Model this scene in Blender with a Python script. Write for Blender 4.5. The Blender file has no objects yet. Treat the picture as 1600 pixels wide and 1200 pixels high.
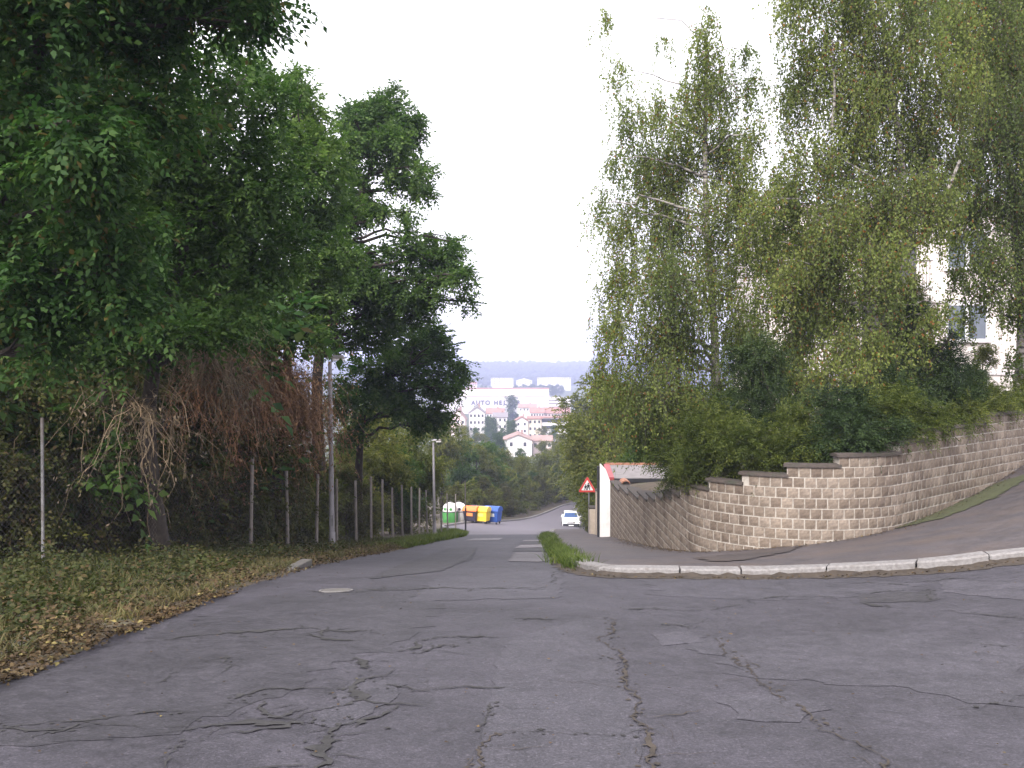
import bpy, bmesh, math, random
import numpy as np

S = bpy.context.scene
COL = S.collection
random.seed(7)
RNG = np.random.default_rng(7)

# ------------------------------------------------------------------ camera, sky, sun, exposure
F = 1500.0                                   # focal length in photo pixels (photo 1600 wide)
PITCH = math.atan(20.0 / F)                  # horizon a little above the middle
EYE = 1.6
cam = bpy.data.cameras.new('camera')
cam.sensor_width = 36.0
cam.lens = 36.0 * F / 1600.0
cam.clip_start = 0.1
cam.clip_end = 12000.0
camo = bpy.data.objects.new('camera', cam)
COL.objects.link(camo)
camo.location = (0, 0, EYE)
camo.rotation_euler = (math.radians(90) - PITCH, 0, 0)
S.camera = camo

SUN_EL, SUN_AZ = math.radians(40), math.radians(205)   # azimuth clockwise from +Y: behind the camera, a bit left
world = bpy.data.worlds.new('World')
S.world = world
world.use_nodes = True
wn, wl = world.node_tree.nodes, world.node_tree.links
wn.clear()
wout = wn.new('ShaderNodeOutputWorld')
wbg = wn.new('ShaderNodeBackground')
wsky = wn.new('ShaderNodeTexSky')
wsky.sky_type = 'NISHITA'
wsky.sun_disc = False
wsky.sun_elevation = SUN_EL
wsky.sun_rotation = SUN_AZ
wsky.air_density = 1.0
wsky.dust_density = 6.0
wsky.ozone_density = 1.0
whs = wn.new('ShaderNodeHueSaturation')
whs.inputs['Saturation'].default_value = 0.22
wmix = wn.new('ShaderNodeMix')
wmix.data_type = 'RGBA'
wmix.inputs['Factor'].default_value = 0.5
wmix.inputs[7].default_value = (10.2, 9.9, 10.4, 1)      # the even white cloud sheet
wl.new(wsky.outputs[0], whs.inputs['Color'])
wl.new(whs.outputs[0], wmix.inputs[6])
wl.new(wmix.outputs[2], wbg.inputs['Color'])
wbg.inputs['Strength'].default_value = 0.112
wl.new(wbg.outputs[0], wout.inputs['Surface'])

sun = bpy.data.lights.new('sun', 'SUN')
sun.energy = 1.6
sun.angle = math.radians(24)
sun.color = (1.0, 0.95, 0.87)
suno = bpy.data.objects.new('sun', sun)
COL.objects.link(suno)
suno.rotation_euler = (math.radians(90) - SUN_EL, 0, math.pi - SUN_AZ)

S.view_settings.view_transform = 'Standard'
S.view_settings.look = 'None'
S.view_settings.gamma = 1.0
S.view_settings.use_curve_mapping = False
S.view_settings.exposure = 1.45
cy = S.cycles
cy.max_bounces = 6
cy.diffuse_bounces = 4
cy.glossy_bounces = 2
cy.transmission_bounces = 4
cy.transparent_max_bounces = 8
cy.volume_bounces = 1
cy.caustics_reflective = False
cy.caustics_refractive = False

# ------------------------------------------------------------------ small maths
def norm(v):
    return v / np.maximum(np.linalg.norm(v, axis=-1, keepdims=True), 1e-9)

_PH = np.random.default_rng(3).uniform(0, 6.28, (24,))
def wob(x, y, s=1.0, k=0):
    """smooth pseudo noise, about -1..1"""
    p = _PH
    x = np.asarray(x, float) / s
    y = np.asarray(y, float) / s
    return (np.sin(x * 1.3 + y * .7 + p[k]) + np.sin(-x * .8 + y * 1.7 + p[k + 1]) + .6 * np.sin(x * 2.9 + y * 2.1 + p[k + 2])
            + .6 * np.sin(x * 2.3 - y * 3.1 + p[k + 3]) + .35 * np.sin(x * 5.7 + y * 4.3 + p[k + 4])) / 3.55

# how far the road lies under the eye, by distance
_PD = [(-30, .9), (-8, 1.25), (0, 1.6), (3, 1.8), (5, 2.0), (10, 2.5), (14, 2.97), (15.5, 3.2), (20.7, 4.03), (25, 4.75), (36.8, 6.5),
       (48, 8.25), (61, 10.15), (70, 11.4), (80, 12.65), (94, 14.5), (110, 16.35), (125, 17.7), (140, 18.8), (170, 20.2), (250, 24), (340, 29),
       (420, 32), (520, 34), (800, 36), (1100, 31), (1400, 26), (1700, 22), (2100, 2), (2600, -20), (2900, -24), (4500, -10), (9000, -10)]
_pd = np.array(_PD, float)
_fx = np.concatenate([np.arange(-30, 200, .5), np.arange(200, 9000, 10)])
def _smooth(x):
    a = np.zeros_like(x)
    for o in np.linspace(-1, 1, 9):
        w = np.clip(np.abs(x) * .08, 1.6, 60)
        a += np.interp(x + o * w, _pd[:, 0], _pd[:, 1])
    return a / 9
_fy = _smooth(_fx)
_fy += (1.6 - np.interp(0, _fx, _fy)) * np.clip(1 - np.abs(_fx) / 14, 0, 1)
def prof(y):
    return np.interp(y, _fx, _fy)

def sstep(a, b, x):
    t = np.clip((np.asarray(x, float) - a) / (b - a), 0, 1)
    return t * t * (3 - 2 * t)

def H(x, y):
    x = np.asarray(x, float)
    y = np.asarray(y, float)
    z = EYE - prof(y)
    s = np.clip(x - 3.5, 0, 10)
    z = z + (.055 * s + .018 * s * s) * (1 - sstep(40, 58, y))
    z = z - .085 * np.clip(x + 3, 0, 12) * sstep(58, 78, y) * (1 - sstep(96, 128, y))
    z = z + .012 * wob(x, y, 1.7, 5) * (1 - sstep(30, 60, y))
    return z

_LT = np.array([(-8, -4.3), (5, -3.62), (6.5, -3.58), (9.6, -3.5), (14, -3.42), (25, -3.4), (38, -2.6), (45, -2.35), (52, -2.55), (58, -3.3), (64, -4.4), (70, -5.1),
                (76, -4.3), (88, -1.4), (110, 3.0), (125, 6.3), (140, 10.5), (155, 18), (175, 34)], float)
def Ledge(y):
    return np.interp(y, _LT[:, 0], _LT[:, 1])

def ray(px, py):
    u, w = (px - 800) / F, (600 - py) / F
    c, s = math.cos(PITCH), math.sin(PITCH)
    return np.array([u, c + w * s, -s + w * c])

def P(px, py, d):
    """the point at photo pixel (px, py), d metres ahead"""
    r = ray(px, py)
    r = r / r[1] * d
    return np.array([r[0], d, EYE + r[2]])

def gp(px, py, lift=0.0):
    """where the sight line of a photo pixel meets the ground"""
    r = ray(px, py)
    r = r / r[1]
    d = np.concatenate([np.arange(2, 60, .02), np.arange(60, 200, .1)])
    g = EYE + r[2] * d - (H(r[0] * d, d) + lift)
    k = np.nonzero(g < 0)[0]
    i = k[0] if len(k) else len(d) - 1
    return np.array([r[0] * d[i], d[i], EYE + r[2] * d[i]])

# ------------------------------------------------------------------ scene helpers
def mesh_np(name, verts, faces, mat=None, smooth=False):
    """verts (n,3); faces (m,k) int array with k = 3 or 4, or a list of tuples"""
    me = bpy.data.meshes.new(name)
    verts = np.asarray(verts, np.float32)
    if isinstance(faces, np.ndarray):
        m, k = faces.shape
        me.vertices.add(len(verts))
        me.vertices.foreach_set('co', verts.ravel())
        me.loops.add(m * k)
        me.loops.foreach_set('vertex_index', faces.astype(np.int32).ravel())
        me.polygons.add(m)
        me.polygons.foreach_set('loop_start', np.arange(0, m * k, k, dtype=np.int32))
        me.polygons.foreach_set('loop_total', np.full(m, k, np.int32))
        me.update(calc_edges=True)
    else:
        me.from_pydata([tuple(map(float, v)) for v in verts], [], [tuple(f) for f in faces])
        me.update()
    if smooth:
        me.polygons.foreach_set('use_smooth', np.ones(len(me.polygons), bool))
    if mat is not None:
        me.materials.append(mat)
    return me

def put(name, me, parent=None, loc=(0, 0, 0), rot=(0, 0, 0), scale=None):
    o = bpy.data.objects.new(name, me)
    COL.objects.link(o)
    o.parent = parent
    o.location = loc
    o.rotation_euler = rot
    if scale is not None:
        o.scale = scale
    return o

def tag(o, label=None, cat=None, group=None, kind=None):
    if label: o['label'] = label
    if cat: o['category'] = cat
    if group: o['group'] = group
    if kind: o['kind'] = kind
    return o

def thing(name, label, cat, loc, rz=0, group=None):
    o = put(name, None, None, tuple(map(float, loc)), (0, 0, rz))
    return tag(o, label, cat, group)

class MB:
    """collects simple shapes into one mesh"""
    def __init__(self):
        self.v, self.f = [], []
    def add(self, vs, fs):
        n = len(self.v)
        self.v += [tuple(map(float, p)) for p in vs]
        self.f += [tuple(i + n for i in f) for f in fs]
        return self
    def box(self, x0, x1, y0, y1, z0, z1, top=None):
        t = top or (0, 0, 0, 0)      # shrink of the top face: x0, x1, y0, y1
        vs = [(x0, y0, z0), (x1, y0, z0), (x1, y1, z0), (x0, y1, z0),
              (x0 + t[0], y0 + t[2], z1), (x1 - t[1], y0 + t[2], z1), (x1 - t[1], y1 - t[3], z1), (x0 + t[0], y1 - t[3], z1)]
        return self.add(vs, [(3, 2, 1, 0), (4, 5, 6, 7), (0, 1, 5, 4), (1, 2, 6, 5), (2, 3, 7, 6), (3, 0, 4, 7)])
    def tube(self, pts, rads, n=8, cap=True):
        pts = np.asarray(pts, float)
        if np.isscalar(rads):
            rads = [rads] * len(pts)
        rings = []
        for i, p in enumerate(pts):
            t = norm(pts[min(i + 1, len(pts) - 1)] - pts[max(i - 1, 0)])
            a = np.array([1, 0, 0]) if abs(t[0]) < .8 else np.array([0, 1, 0])
            u = norm(np.cross(t, a))
            w = np.cross(t, u)
            for k in range(n):
                th = 2 * math.pi * k / n
                rings.append(p + (u * math.cos(th) + w * math.sin(th)) * rads[i])
        fs = []
        for i in range(len(pts) - 1):
            for k in range(n):
                a, b = i * n + k, i * n + (k + 1) % n
                fs.append((a, b, b + n, a + n))
        if cap:
            fs.append(tuple(range(n - 1, -1, -1)))
            fs.append(tuple(range((len(pts) - 1) * n, len(pts) * n)))
        return self.add(rings, fs)
    def lathe(self, prof_, n=16, c=(0, 0, 0)):
        vs, fs = [], []
        for r, z in prof_:
            for k in range(n):
                th = 2 * math.pi * k / n
                vs.append((c[0] + r * math.cos(th), c[1] + r * math.sin(th), c[2] + z))
        for i in range(len(prof_) - 1):
            for k in range(n):
                a, b = i * n + k, i * n + (k + 1) % n
                fs.append((a, b, b + n, a + n))
        fs.append(tuple(range(n - 1, -1, -1)))
        fs.append(tuple(range((len(prof_) - 1) * n, len(prof_) * n)))
        return self.add(vs, fs)
    def prism(self, poly, d0, d1, axis='y'):
        """poly: (a, b) points extruded along an axis"""
        n = len(poly)
        def q(a, b, d):
            return {'y': (a, d, b), 'x': (d, a, b), 'z': (a, b, d)}[axis]
        vs = [q(a, b, d0) for a, b in poly] + [q(a, b, d1) for a, b in poly]
        fs = [tuple(range(n)), tuple(range(2 * n - 1, n - 1, -1))]
        for i in range(n):
            j = (i + 1) % n
            fs.append((i, i + n, j + n, j))
        return self.add(vs, fs)
    def mesh(self, name, mat, smooth=False, bevel=0, seg=2):
        me = mesh_np(name, self.v, self.f, mat)
        bm = bmesh.new()
        bm.from_mesh(me)
        bmesh.ops.recalc_face_normals(bm, faces=bm.faces)
        if bevel:
            es = [e for e in bm.edges if len(e.link_faces) == 2 and e.calc_face_angle(0) > .5]
            bmesh.ops.bevel(bm, geom=es, offset=bevel, segments=seg, affect='EDGES', profile=.6, clamp_overlap=True)
        if smooth:
            for f in bm.faces: f.smooth = True
            for e in bm.edges:
                if len(e.link_faces) == 2 and e.calc_face_angle(0) > .7: e.smooth = False
        bm.to_mesh(me)
        bm.free()
        return me
    def put(self, name, mat, parent=None, **k):
        loc = k.pop('loc', (0, 0, 0)); rot = k.pop('rot', (0, 0, 0))
        return put(name, self.mesh(name, mat, **k), parent, loc, rot)

# ------------------------------------------------------------------ materials
def new_mat(name):
    m = bpy.data.materials.new(name)
    m.use_nodes = True
    nt = m.node_tree
    b = nt.nodes['Principled BSDF']
    return m, nt, b

def ramp(nt, stops):
    r = nt.nodes.new('ShaderNodeValToRGB')
    e = r.color_ramp.elements
    while len(e) < len(stops): e.new(.5)
    for i, (p, c) in enumerate(stops):
        e[i].position = p
        e[i].color = (*c, 1) if len(c) == 3 else c
    return r

def noise(nt, scale, detail=4, rough=.6, coord=None, dist=0):
    n = nt.nodes.new('ShaderNodeTexNoise')
    n.inputs['Scale'].default_value = scale
    n.inputs['Detail'].default_value = detail
    n.inputs['Roughness'].default_value = rough
    n.inputs['Distortion'].default_value = dist
    if coord is not None: nt.links.new(coord, n.inputs['Vector'])
    return n

def mixc(nt, a, b, fac, mode='MIX'):
    m = nt.nodes.new('ShaderNodeMix')
    m.data_type = 'RGBA'
    m.blend_type = mode
    for sock, v in ((m.inputs[6], a), (m.inputs[7], b), (m.inputs['Factor'], fac)):
        if hasattr(v, 'is_output'): nt.links.new(v, sock)
        elif isinstance(v, (int, float)): sock.default_value = v
        else: sock.default_value = (*v, 1)
    return m.outputs[2]

def mathn(nt, op, a, b=0.0, clamp=False):
    m = nt.nodes.new('ShaderNodeMath')
    m.operation = op
    m.use_clamp = clamp
    for sock, v in ((m.inputs[0], a), (m.inputs[1], b)):
        if hasattr(v, 'is_output'): nt.links.new(v, sock)
        else: sock.default_value = v
    return m.outputs[0]

def bump(nt, b, h, strength=.3, dist=.01):
    n = nt.nodes.new('ShaderNodeBump')
    n.inputs['Strength'].default_value = strength
    n.inputs['Distance'].default_value = dist
    nt.links.new(h, n.inputs['Height'])
    nt.links.new(n.outputs[0], b.inputs['Normal'])

def simple(name, c, rough=.6, var=.25, scale=6, metal=0, dirt=None, bstr=.15):
    """one colour with mottled wear"""
    m, nt, b = new_mat(name)
    tc = nt.nodes.new('ShaderNodeTexCoord')
    n = noise(nt, scale, 5, .65, tc.outputs['Object'])
    lo = tuple(x * (1 - var) for x in c)
    hi = tuple(min(1, x * (1 + var * .6)) for x in c)
    r = ramp(nt, [(.3, lo), (.7, hi)])
    nt.links.new(n.outputs[0], r.inputs[0])
    col = r.outputs[0]
    if dirt:
        n2 = noise(nt, scale * .35, 6, .7, tc.outputs['Object'])
        r2 = ramp(nt, [(.5, (0, 0, 0)), (.68, (1, 1, 1))])
        nt.links.new(n2.outputs[0], r2.inputs[0])
        col = mixc(nt, col, dirt, r2.outputs[0])
    nt.links.new(col, b.inputs['Base Color'])
    b.inputs['Roughness'].default_value = rough
    b.inputs['Metallic'].default_value = metal
    if bstr: bump(nt, b, n.outputs[0], bstr, .01)
    return m

def leaf_mat(name, c1, c2, c3=None, trans=.3, big=.5, dead=None):
    """leaf colours: each leaf its own shade, whole sprays leaning lighter or darker"""
    m, nt, b = new_mat(name)
    geo = nt.nodes.new('ShaderNodeNewGeometry')
    stops = [(0, c1), (.55, c2), (1, c3 or c2)]
    if dead: stops = [(0, c1), (.5, c2), (.93, c3 or c2), (.97, dead)]
    r = ramp(nt, stops)
    nt.links.new(geo.outputs['Random Per Island'], r.inputs[0])
    tc = nt.nodes.new('ShaderNodeTexCoord')
    n = noise(nt, big, 2, .5, tc.outputs['Object'])
    r2 = ramp(nt, [(.35, (.66, .7, .66)), (.65, (1.15, 1.1, .92))])
    nt.links.new(n.outputs[0], r2.inputs[0])
    oi = nt.nodes.new('ShaderNodeObjectInfo')
    col = mixc(nt, r.outputs[0], r2.outputs[0], 1.0, 'MULTIPLY')
    r3 = ramp(nt, [(0, (.8, .85, .8)), (1, (1.12, 1.08, 1.0))])
    nt.links.new(oi.outputs['Random'], r3.inputs[0])
    col = mixc(nt, col, r3.outputs[0], 1.0, 'MULTIPLY')
    nt.links.new(col, b.inputs['Base Color'])
    b.inputs['Roughness'].default_value = .6
    b.inputs['Specular IOR Level'].default_value = .16
    t = nt.nodes.new('ShaderNodeBsdfTranslucent')
    tcol = mixc(nt, col, (1.02, 1.25, .72), 1.0, 'MULTIPLY')
    nt.links.new(tcol, t.inputs['Color'])
    ms = nt.nodes.new('ShaderNodeMixShader')
    ms.inputs[0].default_value = trans
    nt.links.new(b.outputs[0], ms.inputs[1])
    nt.links.new(t.outputs[0], ms.inputs[2])
    nt.links.new(ms.outputs[0], nt.nodes['Material Output'].inputs['Surface'])
    return m

def asphalt(name, c, patchy=.25, brown=0.0, far=None):
    m, nt, b = new_mat(name)
    tc = nt.nodes.new('ShaderNodeTexCoord')
    o = tc.outputs['Object']
    fine = noise(nt, 90, 3, .7, o)
    mid = noise(nt, 7, 5, .65, o)
    large = noise(nt, .55, 5, .6, o, .6)
    r = ramp(nt, [(.3, tuple(x * (1 - patchy) for x in c)), (.7, tuple(x * (1 + patchy) for x in c))])
    nt.links.new(large.outputs[0], r.inputs[0])
    r2 = ramp(nt, [(.3, (.72, .72, .73)), (.7, (1.2, 1.19, 1.18))])
    nt.links.new(mid.outputs[0], r2.inputs[0])
    col = mixc(nt, r.outputs[0], r2.outputs[0], 1, 'MULTIPLY')
    pat = noise(nt, 1.7, 8, .72, o, .3)
    r4 = ramp(nt, [(.36, (.68, .67, .69)), (.5, (1, 1, 1)), (.68, (1.16, 1.15, 1.15))])
    nt.links.new(pat.outputs[0], r4.inputs[0])
    col = mixc(nt, col, r4.outputs[0], .8, 'MULTIPLY')
    grit = nt.nodes.new('ShaderNodeTexVoronoi')
    grit.inputs['Scale'].default_value = 38
    nt.links.new(o, grit.inputs['Vector'])
    r5 = ramp(nt, [(0, (1.5, 1.48, 1.45)), (.16, (1, 1, 1)), (.6, (.86, .86, .86))])
    nt.links.new(grit.outputs[0], r5.inputs[0])
    col = mixc(nt, col, r5.outputs[0], .7, 'MULTIPLY')
    chip = nt.nodes.new('ShaderNodeTexVoronoi')
    chip.inputs['Scale'].default_value = 70
    nt.links.new(o, chip.inputs['Vector'])
    r6 = ramp(nt, [(.10, (.5, .5, .5)), (.2, (.95, .95, .95)), (.8, (1.03, 1.03, 1.03)), (.9, (1.9, 1.85, 1.8))])
    sepc = nt.nodes.new('ShaderNodeSeparateColor')
    nt.links.new(chip.outputs['Color'], sepc.inputs[0])
    nt.links.new(sepc.outputs[0], r6.inputs[0])
    col = mixc(nt, col, r6.outputs[0], .5, 'MULTIPLY')
    r3 = ramp(nt, [(.25, (.4, .4, .4)), (.55, (1, 1, 1)), (.8, (2.0, 1.95, 1.9))])
    nt.links.new(fine.outputs[0], r3.inputs[0])
    col = mixc(nt, col, r3.outputs[0], 1, 'MULTIPLY')
    # hairline crazing
    vo = nt.nodes.new('ShaderNodeTexVoronoi')
    vo.feature = 'DISTANCE_TO_EDGE'
    vo.inputs['Scale'].default_value = .8
    wv = noise(nt, 1.6, 5, .7, o)
    add = nt.nodes.new('ShaderNodeVectorMath'); add.operation = 'MULTIPLY_ADD'
    nt.links.new(wv.outputs['Color'], add.inputs[0]); add.inputs[1].default_value = (1.3, 1.3, 1.3); nt.links.new(o, add.inputs[2])
    nt.links.new(add.outputs[0], vo.inputs['Vector'])
    rc = ramp(nt, [(0, (1, 1, 1)), (.014, (0, 0, 0))])
    nt.links.new(vo.outputs[0], rc.inputs[0])
    gate = ramp(nt, [(.5, (0, 0, 0)), (.62, (.75, .75, .75))])
    g2 = noise(nt, .35, 3, .5, o)
    nt.links.new(g2.outputs[0], gate.inputs[0])
    crack = mathn(nt, 'MULTIPLY', rc.outputs[0], gate.outputs[0])
    col = mixc(nt, col, tuple(x * .35 for x in c), crack)
    if brown:
        nb = noise(nt, .8, 5, .7, o)
        rb = ramp(nt, [(.42, (0, 0, 0)), (.7, (brown, brown, brown))])
        nt.links.new(nb.outputs[0], rb.inputs[0])
        col = mixc(nt, col, (.11, .075, .055), rb.outputs[0])
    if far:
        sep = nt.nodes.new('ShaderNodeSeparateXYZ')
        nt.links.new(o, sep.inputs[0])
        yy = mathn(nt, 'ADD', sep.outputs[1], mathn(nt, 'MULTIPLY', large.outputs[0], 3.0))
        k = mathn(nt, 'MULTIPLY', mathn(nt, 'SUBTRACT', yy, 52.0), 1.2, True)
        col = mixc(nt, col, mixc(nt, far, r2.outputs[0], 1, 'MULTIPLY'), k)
    nt.links.new(col, b.inputs['Base Color'])
    rr = ramp(nt, [(.3, (.62, .62, .62)), (.7, (.85, .85, .85))])
    nt.links.new(mid.outputs[0], rr.inputs[0])
    nt.links.new(rr.outputs[0], b.inputs['Roughness'])
    hh = mathn(nt, 'ADD', fine.outputs[0], mathn(nt, 'MULTIPLY', mid.outputs[0], .3))
    bump(nt, b, hh, .5, .006)
    return m

M = {}
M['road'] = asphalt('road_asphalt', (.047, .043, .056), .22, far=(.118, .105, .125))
M['patch_light'] = asphalt('light_asphalt', (.066, .061, .077), .15)
M['patch_mid'] = asphalt('mid_asphalt', (.056, .052, .066), .15)
M['patch_dark'] = asphalt('dark_asphalt', (.036, .033, .040), .2)
M['faded_paint'] = asphalt('faded_paint', (.18, .165, .18), .2)
M['faint_paint'] = asphalt('faint_paint', (.112, .103, .115), .2)
M['pavement'] = asphalt('pavement_asphalt', (.070, .061, .068), .2, brown=.55)
M['crack'] = simple('crack_dirt', (.030, .028, .029), .95, .5, 9)
M['crack_brown'] = simple('crack_earth', (.045, .034, .026), .95, .5, 9)
M['kerb'] = simple('granite', (.20, .188, .188), .8, .35, 25, dirt=(.13, .115, .11))
M['old_kerb'] = simple('old_granite', (.11, .10, .095), .85, .35, 20, dirt=(.09, .09, .07))
M['iron'] = simple('cast_iron', (.16, .15, .15), .6, .3, 30)
M['earth'] = simple('earth', (.085, .064, .045), .95, .45, 3, dirt=(.07, .075, .035), bstr=.5)
M['terrain'] = simple('meadow', (.06, .075, .035), .95, .4, .05, bstr=0)
M['wood_far'] = simple('far_wood', (.04, .052, .04), .95, .5, .05, bstr=0)
M['mortar'] = simple('mortar', (.37, .335, .30), .9, .2, 15, dirt=(.18, .147, .122))
M['coping'] = simple('coping_concrete', (.062, .048, .042), .85, .35, 12, dirt=(.04, .042, .03))
M['tile'] = simple('terracotta', (.36, .17, .11), .8, .3, 12)
M['white_wall'] = simple('white_render', (.78, .75, .76), .85, .06, 3, dirt=(.62, .58, .56))
M['beige_wall'] = simple('beige_render', (.46, .38, .31), .85, .15, 5)
M['red_metal'] = simple('red_flashing', (.34, .06, .07), .5, .2, 6)
M['roof_felt'] = simple('roofing_felt', (.22, .20, .205), .9, .2, 4)
M['dark'] = simple('dark_gap', (.02, .02, .025), .8, .2, 5)
M['steel'] = simple('galvanised_steel', (.23, .225, .235), .55, .25, 5, metal=.25, dirt=(.15, .13, .12))
M['lamp_paint'] = simple('lamp_paint', (.27, .255, .275), .6, .2, 4)
M['post'] = simple('concrete_post', (.22, .195, .18), .85, .3, 9)
M['rust'] = simple('rusty_wire', (.10, .085, .08), .7, .4, 20)
M['bark'] = simple('bark', (.045, .036, .030), .95, .5, 8, bstr=.8)
M['red_sign'] = simple('red_sign', (.60, .06, .05), .4, .05, 3, bstr=0)
M['white_sign'] = simple('white_sign', (.78, .76, .78), .4, .05, 3, bstr=0)
M['black'] = simple('black_print', (.02, .02, .02), .5, .1, 3, bstr=0)
M['tyre'] = simple('rubber', (.02, .02, .022), .85, .2, 6)

def birch_bark():
    m, nt, b = new_mat('birch_bark')
    tc = nt.nodes.new('ShaderNodeTexCoord')
    mp = nt.nodes.new('ShaderNodeMapping')
    mp.inputs['Scale'].default_value = (2.5, 2.5, 9)
    nt.links.new(tc.outputs['Object'], mp.inputs[0])
    n = noise(nt, 1.4, 4, .6, mp.outputs[0])
    r = ramp(nt, [(.42, (.04, .035, .032)), (.52, (.30, .27, .25)), (.8, (.42, .39, .37))])
    nt.links.new(n.outputs[0], r.inputs[0])
    nt.links.new(r.outputs[0], b.inputs['Base Color'])
    b.inputs['Roughness'].default_value = .8
    return m
M['birch'] = birch_bark()

def block_mat():
    m, nt, b = new_mat('split_block')
    tc = nt.nodes.new('ShaderNodeTexCoord')
    oi = nt.nodes.new('ShaderNodeObjectInfo')
    geo = nt.nodes.new('ShaderNodeNewGeometry')
    rnd = mathn(nt, 'FRACT', mathn(nt, 'ADD', oi.outputs['Random'], geo.outputs['Random Per Island']))
    r = ramp(nt, [(0, (.132, .101, .081)), (.5, (.175, .139, .112)), (1, (.225, .184, .154))])
    nt.links.new(rnd, r.inputs[0])
    n = noise(nt, 22, 5, .7, tc.outputs['Object'])
    r2 = ramp(nt, [(.3, (.68, .68, .68)), (.7, (1.2, 1.18, 1.15))])
    nt.links.new(n.outputs[0], r2.inputs[0])
    col = mixc(nt, r.outputs[0], r2.outputs[0], 1, 'MULTIPLY')
    mp = nt.nodes.new('ShaderNodeMapping')
    mp.inputs['Scale'].default_value = (1.3, 1.3, .45)
    nt.links.new(geo.outputs['Position'], mp.inputs[0])
    st = noise(nt, 1.0, 6, .7, mp.outputs[0])
    rs = ramp(nt, [(.36, (.62, .58, .56)), (.52, (1, 1, 1)), (.7, (1.15, 1.14, 1.12))])
    nt.links.new(st.outputs[0], rs.inputs[0])
    col = mixc(nt, col, rs.outputs[0], 1, 'MULTIPLY')
    nt.links.new(col, b.inputs['Base Color'])
    b.inputs['Roughness'].default_value = .92
    bump(nt, b, n.outputs[0], .5, .012)
    return m
M['block'] = block_mat()

M['leaf_dark'] = leaf_mat('dark_leaf', (.026, .062, .020), (.042, .098, .030), (.078, .142, .048), .38, .6, dead=(.10, .08, .03))
M['leaf_mid'] = leaf_mat('mid_leaf', (.042, .084, .024), (.068, .124, .036), (.112, .170, .056), .4, .5)
M['leaf_light'] = leaf_mat('light_leaf', (.056, .102, .032), (.090, .152, .046), (.142, .206, .072), .42, .5)
M['leaf_birch'] = leaf_mat('birch_leaf', (.112, .150, .048), (.160, .204, .068), (.215, .250, .100), .5, .5, dead=(.22, .10, .04))
M['leaf_olive'] = leaf_mat('olive_leaf', (.085, .098, .025), (.130, .142, .038), (.190, .192, .060), .4, .35)
M['leaf_hedge'] = leaf_mat('hedge_needle', (.052, .070, .018), (.082, .105, .026), (.135, .150, .040), .32, .7)
M['leaf_spruce'] = leaf_mat('spruce_needle', (.024, .042, .016), (.036, .060, .024), (.055, .080, .032), .18, .8)
M['ivy'] = leaf_mat('ivy_leaf', (.046, .060, .018), (.085, .092, .032), (.130, .112, .055), .36, .8, dead=(.12, .08, .05))
M['ground_ivy'] = leaf_mat('ground_ivy', (.034, .046, .018), (.056, .066, .027), (.090, .080, .042), .3, .8, dead=(.10, .065, .04))
M['vine'] = leaf_mat('dead_vine', (.18, .098, .066), (.26, .145, .10), (.34, .20, .14), .1, 1.2)
M['vine_grey'] = leaf_mat('grey_vine', (.12, .092, .075), (.18, .14, .115), (.26, .20, .17), .1, 1.2)
M['grass'] = leaf_mat('green_grass', (.055, .085, .018), (.085, .12, .028), (.14, .165, .05), .3, 1.5)
M['dry_grass'] = leaf_mat('dry_grass', (.10, .082, .045), (.145, .118, .066), (.08, .092, .038), .2, 1.5)
M['litter'] = leaf_mat('fallen_leaf', (.052, .036, .024), (.080, .052, .034), (.11, .080, .050), .1, 2, dead=(.22, .18, .085))
M['damp'] = asphalt('damp_pavement', (.052, .042, .042), .25, brown=.5)
M['moss'] = simple('moss', (.055, .062, .022), .95, .5, 10, bstr=.6)

# ------------------------------------------------------------------ ground, road, pavement
def grid(xs, ys, zf):
    X, Y = np.meshgrid(xs, ys)
    Z = zf(X, Y)
    v = np.stack([X, Y, Z], -1).reshape(-1, 3)
    nx, ny = len(xs), len(ys)
    i = (np.arange(ny - 1)[:, None] * nx + np.arange(nx - 1)[None, :]).ravel()
    return v, np.stack([i, i + 1, i + nx + 1, i + nx], 1)

def terrain_z(x, y):
    z = H(x, y)
    L = Ledge(y)
    z = z + .03 - .28 * sstep(-.05, .5, x - L) * (1 - sstep(140, 165, y)) * (1 - sstep(14, 30, x - L) * sstep(62, 70, y))
    z = z + .05 * wob(x, y, 1.1, 2) * (x < L - .2) * (1 - sstep(40, 60, y))
    hill = sstep(1750, 2500, y)
    z = z + hill * (14 * wob(x, y, 260, 3) + 7 * wob(x, y, 90, 8))
    return z
tx = np.concatenate([-np.geomspace(4000, 14, 34), np.arange(-13.6, 8, .4), np.geomspace(8.4, 4000, 36)])
ty = np.concatenate([np.arange(-20, 60, .4), np.arange(60, 180, 1.5), np.geomspace(182, 9000, 70)])
v, f = grid(tx, ty, terrain_z)
terr = put('ground', mesh_np('ground', v, f, M['earth'], True))
tag(terr, kind='structure')
terr.data.materials.append(M['terrain'])
cy_ = np.zeros(len(terr.data.polygons) * 3, np.float32)
terr.data.polygons.foreach_get('center', cy_)
terr.data.polygons.foreach_set('material_index', (cy_.reshape(-1, 3)[:, 1] > 150).astype(np.int32))

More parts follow.
